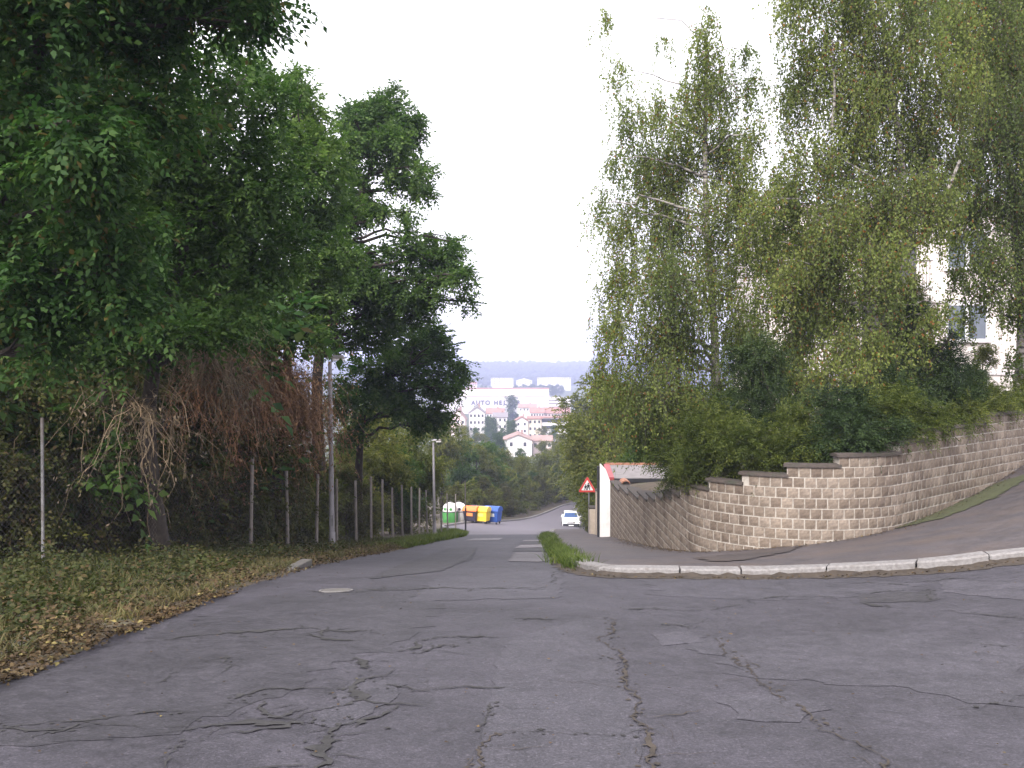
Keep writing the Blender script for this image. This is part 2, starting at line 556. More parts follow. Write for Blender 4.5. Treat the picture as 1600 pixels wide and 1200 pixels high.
def road_strip(rows, Rf, nx):
    vs = []
    for y in rows:
        L = float(Ledge(y)) + .10 * float(wob(y, 3.0, .8, 9)) * (y < 60)
        xs = L + (Rf(y) - L) * np.linspace(0, 1, nx) ** 1.0
        vs.append(np.stack([xs, np.full(nx, y), H(xs, y)], 1))
    v = np.concatenate(vs)
    i = (np.arange(len(rows) - 1)[:, None] * nx + np.arange(nx - 1)[None, :]).ravel()
    return v, np.stack([i, i + 1, i + nx + 1, i + nx], 1)
va, fa = road_strip(np.arange(-8, 14.81, .3), lambda y: 30.0, 110)
vb, fb = road_strip(np.concatenate([np.arange(14.8, 60, .4), np.arange(60, 176, 1.0)]),
                    lambda y: float(np.interp(y, [0, 60, 75, 94, 110, 125, 140, 176], [2.6, 2.9, 5.5, 7.2, 11.5, 16, 24, 60])), 30)
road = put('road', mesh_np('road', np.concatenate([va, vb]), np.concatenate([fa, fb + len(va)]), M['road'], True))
tag(road, kind='structure')

# kerb line (right): from the side street round the corner and down the main street
KP = [(16, 6.9, 0), (11, 9.6, 0)]
kerb_path = [np.array([24.0, 3.6]), np.array([15.5, 7.6]), np.array([9.6, 10.5])]
for q in [(1600, 861), (1480, 878), (1340, 885), (1220, 889), (1100, 890), (1000, 889), (940, 888)]:
    kerb_path.append(gp(*q, .12)[:2])
kerb_path += [np.array([1.13, 14.55]), np.array([1.0, 15.3]), np.array([1.02, 18]), np.array([1.12, 25]), np.array([1.35, 35]), np.array([1.65, 45]), np.array([2.2, 56]), np.array([3.0, 66])]
kerb_path = np.array(kerb_path)

def resample(pts, step=None, n=None):
    pts = np.asarray(pts, float)
    for _ in range(2):                        # corner cutting keeps the line smooth
        q = [pts[0]]
        for a, b in zip(pts[:-1], pts[1:]):
            q += [a * .75 + b * .25, a * .25 + b * .75]
        q.append(pts[-1])
        pts = np.array(q)
    s = np.concatenate([[0], np.cumsum(np.linalg.norm(np.diff(pts, axis=0), axis=1))])
    n = n or max(2, int(s[-1] / step) + 1)
    t = np.linspace(0, s[-1], n)
    return np.stack([np.interp(t, s, pts[:, k]) for k in range(pts.shape[1])], 1), t

# the wall's line: down the main street, round the corner, then off to the right
WR, WC = 2.3, np.array([6.1, 20.7])
LSTR = 16.1
LARC = WR * math.radians(135)
LR = 13.0
WLEN = LSTR + LARC + LR
def wall_at(s):
    """point, heading and outward normal on the wall's front line"""
    if s < LSTR:
        p, a = np.array([3.8, 36.8 - s]), -math.pi / 2
    elif s < LSTR + LARC:
        th = (s - LSTR) / WR
        p, a = WC + WR * np.array([-math.cos(th), -math.sin(th)]), -math.pi / 2 + th
    else:
        e = WC + WR * np.array([math.cos(math.pi / 4), -math.sin(math.pi / 4)])
        a = math.pi / 4
        p = e + (s - LSTR - LARC) * np.array([math.cos(a), math.sin(a)])
    t = np.array([math.cos(a), math.sin(a)])
    return p, t, np.array([t[1], -t[0]])
_ss = np.linspace(0, WLEN, 800)
_wp = np.array([wall_at(s)[0] for s in _ss])
_wpx = 800 + F * _wp[:, 0] / _wp[:, 1]
def s_at_px(px):
    return float(np.interp(px, _wpx, _ss))

# pavement between kerb and wall
kp, kt = resample(kerb_path, n=260)
inner = np.array([[30.0, 41.0]] + [wall_at(s)[0] - wall_at(s)[2] * .12 for s in np.linspace(WLEN, 0, 60)] + [[3.7, 45], [4.2, 56], [4.8, 66]])
ip, it = resample(inner, n=260)
# pair kerb points with wall points by how far along they are
ktn = np.interp(kt, [0, kt[-1] * .18, kt[-1] * .36, kt[-1] * .45, kt[-1]], [0, it[-1] * .3, it[-1] * .50, it[-1] * .56, it[-1]])
ipp = np.stack([np.interp(ktn, it, ip[:, k]) for k in range(2)], 1)
nx = 22
vs = []
for a, b in zip(kp, ipp):
    t = np.linspace(0, 1, nx)[:, None]
    q = a + (b - a) * t
    vs.append(np.column_stack([q, H(q[:, 0], q[:, 1]) + .12]))
n_r = len(vs)
v = np.concatenate(vs)
i = (np.arange(n_r - 1)[:, None] * nx + np.arange(nx - 1)[None, :]).ravel()
pave = put('pavement', mesh_np('pavement', v, np.stack([i, i + 1, i + nx + 1, i + nx], 1), M['pavement'], True))
tag(pave, kind='structure')

# kerb stones, each a stone of its own
kf, kft = resample(kerb_path, step=.05)
s, k = 0.0, 0
rk = random.Random(5)
while s < kft[-1] - 1.2 and k < 90:
    ln = rk.uniform(.85, 1.25)
    g = .012
    q = [np.array([np.interp(s + g + (ln - 2 * g) * u, kft, kf[:, c]) for c in range(2)]) for u in np.linspace(0, 1, 5)]
    vs, fs = [], []
    dz = rk.uniform(-.012, .012)
    off = rk.uniform(-.012, .012)
    for j, p in enumerate(q):
        t = norm(q[min(j + 1, 4)] - q[max(j - 1, 0)])
        nn = np.array([t[1], -t[0]])          # away from the road
        if np.dot(nn, np.array([9, 30]) - p) < 0: nn = -nn
        z = float(H(*p))
        for w, zz in ((-.03, -.08), (-.02, .115), (.0, .138), (.2, .142), (.23, .132), (.23, -.08)):
            pp = p + nn * (w + off)
            vs.append((pp[0], pp[1], z + zz + dz))
    for j in range(4):
        for c in range(6):
            a, b = j * 6 + c, j * 6 + (c + 1) % 6
            fs.append((a, b, b + 6, a + 6))
    fs += [(5, 4, 3, 2, 1, 0), tuple(range(24, 30))]
    MB().add(vs, fs).put('kerb_stone', M['kerb'], pave)
    s += ln
    k += 1

# dirt banked up in the gutter
dv, df = [], []
rr = np.random.default_rng(8)
dk, dkt = resample(kerb_path, step=.12)
for j in range(len(dk)):
    t = norm(dk[min(j + 1, len(dk) - 1)] - dk[max(j - 1, 0)]); nn = np.array([t[1], -t[0]])
    if np.dot(nn, np.array([9, 30]) - dk[j]) < 0: nn = -nn
    for w, z in ((-.20 - abs(rr.normal(0, .07)), .006), (-.09, .014 + abs(rr.normal(0, .012))), (-.018, .055 + abs(rr.normal(0, .02)))):
        q = dk[j] + nn * w
        dv.append((q[0], q[1], float(H(*q)) + z))
for j in range(len(dk) - 1):
    for c in range(2):
        a = j * 3 + c
        df.append((a, a + 1, a + 4, a + 3))
put('gutter_dirt', mesh_np('gutter_dirt', dv, df, M['crack_brown'], True), road)

# painted and patched asphalt laid on the road
def sheet(pts_px, mat, name, lift, parent=road, wavy=.03, seed=0):
    """a patch laid on the road, its outline given by photo pixels"""
    pts = [gp(*q)[:2] for q in pts_px]
    out = []
    rr = np.random.default_rng(seed + 11)
    for a, b in zip(pts, pts[1:] + pts[:1]):
        n = max(2, int(np.linalg.norm(b - a) / .12))
        for u in np.arange(n) / n:
            out.append(a + (b - a) * u + rr.normal(0, wavy, 2) * (u > 0))
    out = np.array(out)
    bm = bmesh.new()
    vv = [bm.verts.new((p[0], p[1], 0)) for p in out]
    bm.faces.new(vv)
    # cut into cells so that the sheet can follow the ground
    x0, y0 = out.min(0); x1, y1 = out.max(0)
    for c in np.arange(x0 + .3, x1, .3):
        bmesh.ops.bisect_plane(bm, geom=bm.verts[:] + bm.edges[:] + bm.faces[:], plane_co=(c, 0, 0), plane_no=(1, 0, 0))
    for c in np.arange(y0 + .3, y1, .3):
        bmesh.ops.bisect_plane(bm, geom=bm.verts[:] + bm.edges[:] + bm.faces[:], plane_co=(0, c, 0), plane_no=(0, 1, 0))
    for w in bm.verts:
        w.co.z = float(H(w.co.x, w.co.y)) + lift
    bmesh.ops.recalc_face_normals(bm, faces=bm.faces)
    me = bpy.data.meshes.new(name)
    bm.to_mesh(me); bm.free()
    if len(me.polygons) and me.polygons[0].normal.z < 0:
        me.flip_normals()
    me.materials.append(mat)
    return put(name, me, parent)

def zr(pts, s=4.444):   # pixels read off the enlarged crossing
    return [(640 + x / s, 740 + y / s) for x, y in pts]
M['patch_old_shade'] = asphalt('old_asphalt_shade', (.040, .037, .047), .2)  # darker left-lane asphalt, with part of the lane's shade painted into its colour
sheet([(-20, 1075), (250, 985), (430, 930), (600, 915), (690, 945), (640, 1000), (520, 1035), (440, 1090), (250, 1150), (-20, 1165)], M['patch_old_shade'], 'asphalt_patch', .003, wavy=.07, seed=21)
sheet([(1010, 905), (1230, 903), (1440, 912), (1420, 926), (1180, 938), (1020, 930)], M['patch_mid'], 'asphalt_patch', .003, wavy=.06, seed=22)
sheet([(1060, 1000), (1400, 985), (1620, 1010), (1620, 1110), (1420, 1075), (1180, 1060)], M['patch_mid'], 'asphalt_patch', .003, wavy=.08, seed=23)
sheet([(768, 1078), (772, 1040), (800, 1000), (860, 980), (948, 962), (958, 1010), (970, 1060), (990, 1110), (1000, 1160), (1016, 1215), (735, 1215), (752, 1150)], M['patch_mid'], 'asphalt_patch', .004, wavy=.02)
sheet([(545, 1066), (625, 1064), (620, 1090), (585, 1108), (520, 1140), (470, 1130), (530, 1100)], M['patch_mid'], 'asphalt_patch', .004, seed=2)
sheet([(1015, 990), (1080, 988), (1098, 1004), (1035, 1010)], M['patch_light'], 'asphalt_patch', .004, seed=3)
sheet([(1340, 930), (1460, 923), (1464, 939), (1350, 943)], M['patch_dark'], 'asphalt_patch', .004, seed=4)
sheet([(1130, 1090), (1230, 1080), (1300, 1110), (1250, 1130), (1150, 1125)], M['patch_mid'], 'asphalt_patch', .004, seed=5)
sheet([(1475, 905), (1600, 912), (1620, 940), (1470, 925)], M['patch_light'], 'asphalt_patch', .004, seed=6)
sheet([(680, 905), (878, 890), (880, 915), (870, 935), (640, 940)], M['patch_mid'], 'asphalt_patch', .004, seed=7)
sheet([(640, 878), (700, 857), (745, 855), (735, 875), (690, 893), (580, 905)], M['patch_dark'], 'asphalt_patch', .007, seed=8)
sheet(zr([(685, 612), (722, 547), (985, 546), (1030, 598), (900, 616)]), M['faint_paint'], 'asphalt_patch', .011, seed=9)
sheet(zr([(733, 518), (775, 497), (950, 493), (962, 514)]), M['faded_paint'], 'crossing_stripe', .011, wavy=.02, seed=10)
sheet(zr([(780, 470), (800, 463), (930, 460), (940, 470)]), M['faded_paint'], 'crossing_stripe', .011, wavy=.02, seed=12)
sheet(zr([(380, 466), (450, 452), (650, 447), (620, 463)]), M['faded_paint'], 'crossing_stripe', .011, wavy=.02, seed=13)
sheet(zr([(720, 543), (735, 522), (965, 518), (985, 542)]), M['patch_dark'], 'asphalt_patch', .010, seed=14)
sheet(zr([(760, 492), (778, 474), (940, 473), (950, 490)]), M['patch_dark'], 'asphalt_patch', .010, seed=15)

def z6(p): return [(x / 2, 840 + y / 2) for x, y in p]
def z7(p): return [(800 + x / 2, 840 + y / 2) for x, y in p]
CR = [(z6([(-40, 608), (0, 605), (150, 590), (260, 580), (350, 565), (480, 550), (600, 548)]), .035, 0),
      (z6([(480, 615), (560, 605), (640, 590), (720, 580), (800, 580), (900, 580), (950, 590)]), .06, 0),
      (z6([(690, 520), (790, 495), (830, 480), (900, 485), (960, 475), (1060, 478)]), .03, 0),
      (z6([(800, 500), (830, 530), (850, 560), (920, 575)]), .035, 0),
      (z6([(920, 580), (930, 545), (1000, 525), (1060, 515), (1080, 480), (1075, 455), (1120, 435), (1200, 430), (1260, 440)]), .075, 0),
      (z6([(950, 760), (985, 680), (1020, 660), (1030, 610), (1050, 585)]), .07, 0),
      (z6([(1100, 600), (1110, 570), (1150, 565), (1240, 540)]), .06, 0),
      (z6([(1200, 460), (1270, 475), (1350, 485)]), .05, 0),
      (z6([(380, 330), (500, 325), (650, 315), (800, 298), (950, 285), (1050, 295), (1150, 295)]), .05, 0),
      (z6([(950, 305), (1040, 320), (1110, 325)]), .05, 0),
      (z6([(1100, 375), (1130, 395), (1160, 415)]), .05, 0),
      (z6([(1230, 358), (1290, 350), (1340, 318), (1420, 310), (1560, 315)]), .05, 0),
      (z6([(1150, 165), (1210, 170), (1300, 165), (1350, 158), (1600, 162)]), .07, 0),
      (z6([(1600, 612), (1525, 620), (1500, 660), (1495, 760)]), .03, 1),
      (z6([(1510, 600), (1530, 560), (1545, 520)]), .03, 0),
      (z6([(470, 700), (530, 670), (600, 640)]), .02, 0),
      (z6([(700, 395), (720, 370), (690, 380), (650, 385)]), .04, 0),
      (z6([(480, 465), (510, 450), (530, 440)]), .02, 0),
      (z6([(1300, 365), (1400, 330), (1420, 345)]), .02, 0),
      (z6([(0, 600), (90, 612), (180, 600), (300, 590)]), .03, 0),
      (z6([(960, 165), (1010, 178), (1130, 173), (1200, 160)]), .04, 0),
      (z7([(300, 250), (310, 320), (325, 390), (350, 460), (375, 520), (395, 580), (405, 630), (440, 760)]), .035, 1),
      (z7([(0, 612), (120, 615), (240, 620), (390, 625)]), .018, 0),
      (z7([(720, 200), (800, 190), (900, 183), (1010, 188)]), .06, 0),
      (z7([(340, 225), (450, 225), (540, 230), (630, 228), (720, 210)]), .05, 0),
      (z7([(1095, 203), (1150, 212), (1195, 218)]), .14, 0),
      (z7([(870, 520), (960, 575), (1040, 610), (1100, 660), (1150, 700), (1180, 740)]), .025, 1),
      (z7([(640, 310), (700, 370), (760, 440), (870, 520)]), .03, 1),
      (z7([(1230, 140), (1330, 137), (1380, 128), (1430, 130)]), .05, 0),
      (z7([(1080, 178), (1200, 166), (1320, 163), (1326, 200)]), .03, 0),
      (z7([(1350, 228), (1480, 242), (1640, 257)]), .03, 0),
      (z7([(0, 255), (100, 258), (170, 258)]), .03, 0),
      (z7([(470, 270), (520, 275), (560, 285)]), .06, 0),
      (z7([(1400, 540), (1540, 515), (1640, 505)]), .012, 0),
      (z7([(1000, 150), (1120, 140), (1240, 150)]), .03, 0),
      (z7([(0, 160), (130, 170), (160, 90)]), .03, 0),
      (z7([(1420, 330), (1500, 345), (1600, 340)]), .02, 0),
      (z7([(270, 385), (300, 375), (330, 380)]), .02, 0)]
def crack(px, w, brown, seed):
    w = w * 1.7 if px[0][0] < 700 else w
    rr = np.random.default_rng(seed)
    pts = np.array([gp(*q)[:2] for q in px])
    def ribbon(pts, w, mb):
        p, t = resample(pts, step=.04)
        n = len(p)
        if n < 3: return
        j = np.cumsum(rr.normal(0, .017, (n, 2)), 0); j -= np.linspace(0, 1, n)[:, None] * j[-1]
        p = p + j
        tg = norm(np.gradient(p, axis=0))
        nn = np.stack([-tg[:, 1], tg[:, 0]], 1)
        lowf = np.interp(np.arange(n), np.arange(0, n + 6, 6), np.abs(rr.normal(.5, .55, len(np.arange(0, n + 6, 6)))))
        ww = w * .72 * (.12 + lowf) * (.7 + .6 * rr.random(n)) * np.minimum(1, np.minimum(np.arange(n), n - 1 - np.arange(n)) / 4 + .05)
        ww = ww * np.where(rr.random(n) < .8, 1, .35)
        a = p + nn * ww[:, None] * rr.uniform(.2, .8, (n, 1)); b = p - nn * ww[:, None] * rr.uniform(.3, .7, (n, 1))
        vs = [(*q, float(H(*q)) + .009) for q in a] + [(*q, float(H(*q)) + .009) for q in b]
        mb.add(vs, [(i, i + n, i + n + 1, i + 1) for i in range(n - 1)])
    mb = MB()
    ribbon(pts, w, mb)
    p, t = resample(pts, step=.04)
    for _ in range(max(3, int(t[-1] / .17))):       # small side cracks
        q = p[rr.integers(len(p))]
        a = rr.uniform(0, 6.28)
        l = rr.uniform(.08, .75) * rr.uniform(.4, 1)
        m1 = q + l * .5 * np.array([math.cos(a), math.sin(a)])
        a += rr.normal(0, .6)
        ribbon(np.array([q, m1, m1 + l * .6 * np.array([math.cos(a), math.sin(a)])]), w * .25 + .002, mb)
    for _ in range(int(t[-1] * 14)):               # crumbled edges
        q = p[rr.integers(len(p))] + rr.normal(0, w * .9 + .01, 2)
        a = rr.uniform(0, 6.28); l = rr.uniform(.006, .026)
        vs = [(q[0] + l * rr.uniform(.5, 1.2) * math.cos(a + k_ * 1.571), q[1] + l * rr.uniform(.5, 1.2) * math.sin(a + k_ * 1.571)) for k_ in range(4)]
        mb.add([(*v_, float(H(*v_)) +   .0085) for v_ in vs], [(0, 1, 2, 3)])
    me = mb.mesh('crack', M['crack_brown' if brown else 'crack'])
    if me.polygons[0].normal.z < 0: me.flip_normals()
    put('crack', me, road)
for i, (px, w, br) in enumerate(CR):
    crack(px, w, br, 100 + i)

# manhole cover lying in the road
c = gp(525, 924)
mh = thing('manhole_cover', 'pale round manhole cover set in the cracked road near the left edge', 'manhole', (c[0], c[1], float(H(c[0], c[1])) + .006))
sl = [float(H(c[0] + .3, c[1]) - H(c[0] - .3, c[1])) / .6, float(H(c[0], c[1] + .3) - H(c[0], c[1] - .3)) / .6]
mh.rotation_euler = (math.atan(sl[1]), -math.atan(sl[0]), 0)
MB().lathe([(.21, 0), (.21, .012), (.18, .014), (.18, .006)], 24).put('frame', M['iron'], mh)
MB().lathe([(.17, 0), (.17, .012), (.155, .016)], 24).put('lid', M['old_kerb'], mh)

# old flush kerb stones at the left road edge
for i, (a, b, lift) in enumerate([((-15, 1030), (42, 1008), .02), ((440, 893), (480, 887), .0), ]):
    A, B = gp(*a), gp(*b)
    t = norm((B - A)[:2]); L_ = float(np.linalg.norm((B - A)[:2]))
    o = MB().box(-.02, L_, -.09, .09, -.12, lift).put('old_kerb', M['old_kerb'], terr, bevel=.02, loc=(A[0], A[1], float(H(A[0], A[1]))), rot=(0, 0, math.atan2(t[1], t[0])))
    o.name = 'old_kerb_stone'

# moss on the pavement at the wall foot
def patch_on_pavement(px, mat, name):
    pts = [gp(x, y, .12)[:2] for x, y in px]
    bm = bmesh.new()
    rr = np.random.default_rng(len(px))
    out = []
    for a, b in zip(pts, pts[1:] + pts[:1]):
        n = max(2, int(np.linalg.norm(b - a) / .1))
        out += [a + (b - a) * u + rr.normal(0, .075, 2) for u in np.arange(n) / n]
    bm.faces.new([bm.verts.new((p[0], p[1], 0)) for p in out])
    x0, y0 = np.min(out, 0); x1, y1 = np.max(out, 0)
    for c_ in np.arange(x0 + .25, x1, .25):
        bmesh.ops.bisect_plane(bm, geom=bm.verts[:] + bm.edges[:] + bm.faces[:], plane_co=(c_, 0, 0), plane_no=(1, 0, 0))
    for c_ in np.arange(y0 + .25, y1, .25):
        bmesh.ops.bisect_plane(bm, geom=bm.verts[:] + bm.edges[:] + bm.faces[:], plane_co=(0, c_, 0), plane_no=(0, 1, 0))
    for w in bm.verts: w.co.z = float(H(w.co.x, w.co.y)) + .135
    bmesh.ops.recalc_face_normals(bm, faces=bm.faces)
    me = bpy.data.meshes.new(name); bm.to_mesh(me); bm.free()
    if me.polygons[0].normal.z < 0: me.flip_normals()
    me.materials.append(mat)
    put(name, me, pave)
patch_on_pavement([(1400, 826), (1440, 808), (1500, 785), (1560, 755), (1610, 738), (1600, 752), (1540, 785), (1480, 808), (1420, 822)], M['moss'], 'moss')
patch_on_pavement([(1090, 872), (1200, 858), (1260, 852), (1240, 862), (1160, 876), (1100, 878)], M['damp'], 'damp_stain')

# ------------------------------------------------------------------ block wall
STEPS = [(955, -2.65), (968, -2.45), (982, -2.25), (998, -2.05), (1012, -1.85), (1024, -1.65), (1036, -1.45), (1050, -1.25), (1063, -1.05), (1077, -.85), (1108, -.65),
         (1160, -.45), (1230, -.25), (1312, -.05), (1405, .15), (1446, .35), (1538, .55), (1640, .75), (1690, .95)]
sb = [s_at_px(p) for p, _ in STEPS] + [WLEN]
sb[0] = 0.0
def ztop(s):
    return STEPS[min(max(0, int(np.searchsorted(sb, s, 'right')) - 1), len(STEPS) - 1)][1]
wall = thing('block_wall', 'curved garden wall of beige split concrete blocks with stepped dark coping', 'wall', (3.8, 20.7, 0))
W0 = np.array([3.8, 20.7, 0.0])
def wz(s):
    p = wall_at(s)[0]
    return float(H(p[0], p[1])) + .12
core = MB()
cop = []
for (px, zt), s0, s1 in zip(STEPS, sb[:-1], sb[1:]):
    n = max(2, int((s1 - s0) / .15) + 1)
    vs, fs, cv, cf = [], [], [], []
    for j, s in enumerate(np.linspace(s0, s1, n)):
        p, t, nn = wall_at(s)
        zb = wz(s) - .3
        for off, z in ((-.001, zb), (-.001, zt), (-.30, zt), (-.30, zb)):
            q = p + nn * off
            vs.append((q[0] - W0[0], q[1] - W0[1], z))
        sc = s + (-.06 if j == 0 else (.03 if j == n - 1 else 0))
        p, t, nn = wall_at(min(max(sc, 0), WLEN))
        for off, z in ((.05, zt + .004), (.045, zt + .055), (-.15, zt + .075), (-.35, zt + .055), (-.35, zt + .004)):
            q = p + nn * off
            cv.append((q[0] - W0[0], q[1] - W0[1], z))
    for j in range(n - 1):
        for c in range(4):
            a, b = j * 4 + c, j * 4 + (c + 1) % 4
            fs.append((a, b, b + 4, a + 4))
        for c in range(5):
            a, b = j * 5 + c, j * 5 + (c + 1) % 5
            cf.append((a, b, b + 5, a + 5))
    fs += [(0, 1, 2, 3), tuple(range((n - 1) * 4, n * 4))]
    cf += [tuple(range(5)), tuple(range((n - 1) * 5, n * 5))]
    core.add(vs, fs)
    MB().add(cv, cf).put('coping', M['coping'], wall)
core.put('mortar_core', M['mortar'], wall)

BW, JT = .215, .024
def block_mesh(k):
    r = np.random.default_rng(40 + k)
    w, h = (BW - JT) / 2, (.2 - JT) / 2
    xs, zs = np.array([-w, -w / 3, w / 3, w]), np.array([-h, -h / 3, h / 3, h])
    vs, fs = [], []
    for z in zs:
        for x in xs:
            edge = abs(x) > w * .9 or abs(z) > h * .9
            vs.append((x, (-.004 if edge else -.016) + r.normal(0, .003), z))
    for a in range(3):
        for b in range(3):
            i = a * 4 + b
            fs.append((i, i + 1, i + 5, i + 4))
    rim = [0, 1, 2, 3, 7, 11, 15, 14, 13, 12, 8, 4]
    n0 = len(vs)
    for i in rim: vs.append((vs[i][0], .03, vs[i][2]))
    for a in range(12):
        b = (a + 1) % 12
        fs.append((rim[a], n0 + a, n0 + b, rim[b]))
    m = MB().add(vs, fs)
    return m.mesh('block', M['block'])
bmeshes = [block_mesh(k) for k in range(6)]
cands = []
nrow = 0
for k in range(-30, 8):
    zc = -.25 + .2 * k - .1 - .0
    s = (k % 2) * BW * .5
    while s + BW < WLEN:
        sm = s + BW / 2
        zt = ztop(sm)
        ok = zc + .11 < zt + .02 and zc > wz(sm) - .08
        e0 = ztop(s + .02)
        if ok and zc + .1 < min(zt, e0) + .01:
            cands.append((sm, zc))
        s += BW
def vis(c):
    p = wall_at(c[0])[0]
    px = 800 + F * p[0] / p[1]
    face = abs(np.dot(wall_at(c[0])[2], -norm(p)))
    return (0 if px > 1620 else 1) * face / p[1]
cands.sort(key=vis, reverse=True)
rest_v, rest_f, nb = [], [], 0
tmp = [(np.array([v.co[:] for v in m.vertices]), [tuple(p.vertices) for p in m.polygons]) for m in bmeshes]
for i, (s, z) in enumerate(cands):
    p, t, nn = wall_at(s)
    ang = math.atan2(t[1], t[0])
    off = rk.uniform(-.004, .004)
    q = p + nn * off
    if i < 298:
        put('block', bmeshes[i % 6], wall, (q[0] - W0[0], q[1] - W0[1], z), (rk.uniform(-.01, .01), 0, ang))
    else:
        vv, ff = tmp[i % 6]
        c, sn = math.cos(ang), math.sin(ang)
        w = np.stack([vv[:, 0] * c - vv[:, 1] * sn + q[0] - W0[0], vv[:, 0] * sn + vv[:, 1] * c + q[1] - W0[1], vv[:, 2] + z], 1)
        rest_f += [tuple(a + nb for a in f_) for f_ in ff]
        rest_v.append(w)
        nb += len(w)
if rest_v:
    o = put('block', mesh_np('block_mass', np.concatenate(rest_v), rest_f, M['block']), wall)
    o.name = 'block_courses'
    o['kind'] = 'stuff'
# a terracotta ridge tile lying at the low end
o = MB().prism([(.15 * math.cos(a), .15 * math.sin(a) * .7) for a in np.linspace(0, math.pi, 9)] + [(.12 * math.cos(a), .12 * math.sin(a) * .7 - .02) for a in np.linspace(math.pi, 0, 9)], -.35, .35).put('ridge_tile', M['tile'], wall, loc=(.2, 34.0 - 20.7, -2.33))
o['label'] = 'terracotta ridge tile on the low end'

# garden bed behind the wall
gv, gf = [], []
gs = np.linspace(0, WLEN, 120)
for s in gs:
    p, t, nn = wall_at(s)
    zt = ztop(s)
    for k, dd in enumerate((.25, 1.0, 2.2)):
        q = p - nn * dd
        gv.append((q[0], q[1], zt - .15 + .1 * k))
    q = np.array([14 + s * .4, 44.0 - s * .2])
    gv.append((q[0], q[1], .1))
for j in range(len(gs) - 1):
    for c in range(3):
        a = j * 4 + c
        gf.append((a, a + 1, a + 5, a + 4))
gb = put('garden_ground', mesh_np('garden_ground', gv, gf, M['earth']))
tag(gb, kind='structure')

# ------------------------------------------------------------------ foliage builders
def leaf_quads(base, d, nrm, L, W):
    side = norm(np.cross(nrm, d))
    up = np.cross(d, side)
    L = np.broadcast_to(L, (len(base),))[:, None]
    W = np.broadcast_to(W, (len(base),))[:, None]
    v1 = base + d * L * .42 + side * W * .5 + up * W * .16
    v3 = base + d * L * .42 - side * W * .5 + up * W * .16
    v2 = base + d * L - up * L * .12
    v = np.stack([base, v1, v2, v3], 1).reshape(-1, 3)
    return v

def quads(n):
    return np.arange(n * 4, dtype=np.int32).reshape(-1, 4)

def lobe_sprays(c, r, n_sp, rng, k_sub=None, sig=.27, flat=.72):
    """spray anchor points gathered in clumps inside one lobe of a crown"""
    c = np.asarray(c, float)
    R = np.asarray(r, float) * np.ones(3)
    k = k_sub or int(np.clip(5 + 5 * R.mean(), 6, 16))
    dirs = norm(rng.normal(0, 1, (k, 3)))
    sub = dirs * (rng.uniform(.35, .85, (k, 1)))
    pick = rng.integers(0, k, n_sp)
    off = rng.normal(0, 1, (n_sp, 3)) * sig
    off[:, 2] *= flat
    q = sub[pick] + off
    out = norm(q * .6 + off * 1.2 + rng.normal(0, .15, (n_sp, 3)))
    return c + q * R, out, c + sub * R

def spray_leaves(pos, out, rng, m=9, slen=.34, L=.1, W=.055, droop=.35, lift=.0):
    n = len(pos)
    ax = norm(out + rng.normal(0, .45, (n, 3)) + np.array([0, 0, lift]))
    upv = norm(np.array([0, 0, 1.0]) + rng.normal(0, .35, (n, 3)))
    sd = norm(np.cross(ax, upv))
    up = np.cross(sd, ax)
    sl = slen * rng.uniform(.6, 1.25, (n, 1))
    B, D, N = [], [], []
    for j in range(m):
        t = (j + .6) / m
        sgn = 1 if j % 2 else -1
        b = pos + ax * sl * (t - .3) - np.array([0, 0, 1]) * (droop * sl * t * t)
        if j == m - 1:
            d = ax + rng.normal(0, .15, (n, 3))
        else:
            d = ax * .55 + sd * sgn * .85 + rng.normal(0, .22, (n, 3))
        d = norm(d - np.array([0, 0, 1]) * droop * .6)
        B.append(b); D.append(d); N.append(norm(up + rng.normal(0, .38, (n, 3))))
    B = np.concatenate(B); D = np.concatenate(D); N = np.concatenate(N)
    k = len(B)
    return leaf_quads(B, D, N, L * rng.uniform(.65, 1.2, k), W * rng.uniform(.7, 1.2, k))

def bend(a, b, rng, n=7, wob_=.08, sag=0.0):
    t = np.linspace(0, 1, n)[:, None]
    L = np.linalg.norm(b - a)
    j = rng.normal(0, wob_ * L, (n, 3)) * np.sin(t * math.pi)
    q = a + (b - a) * t + j * .6
    q[:, 2] += sag * L * np.sin(t[:, 0] * math.pi)
    return q

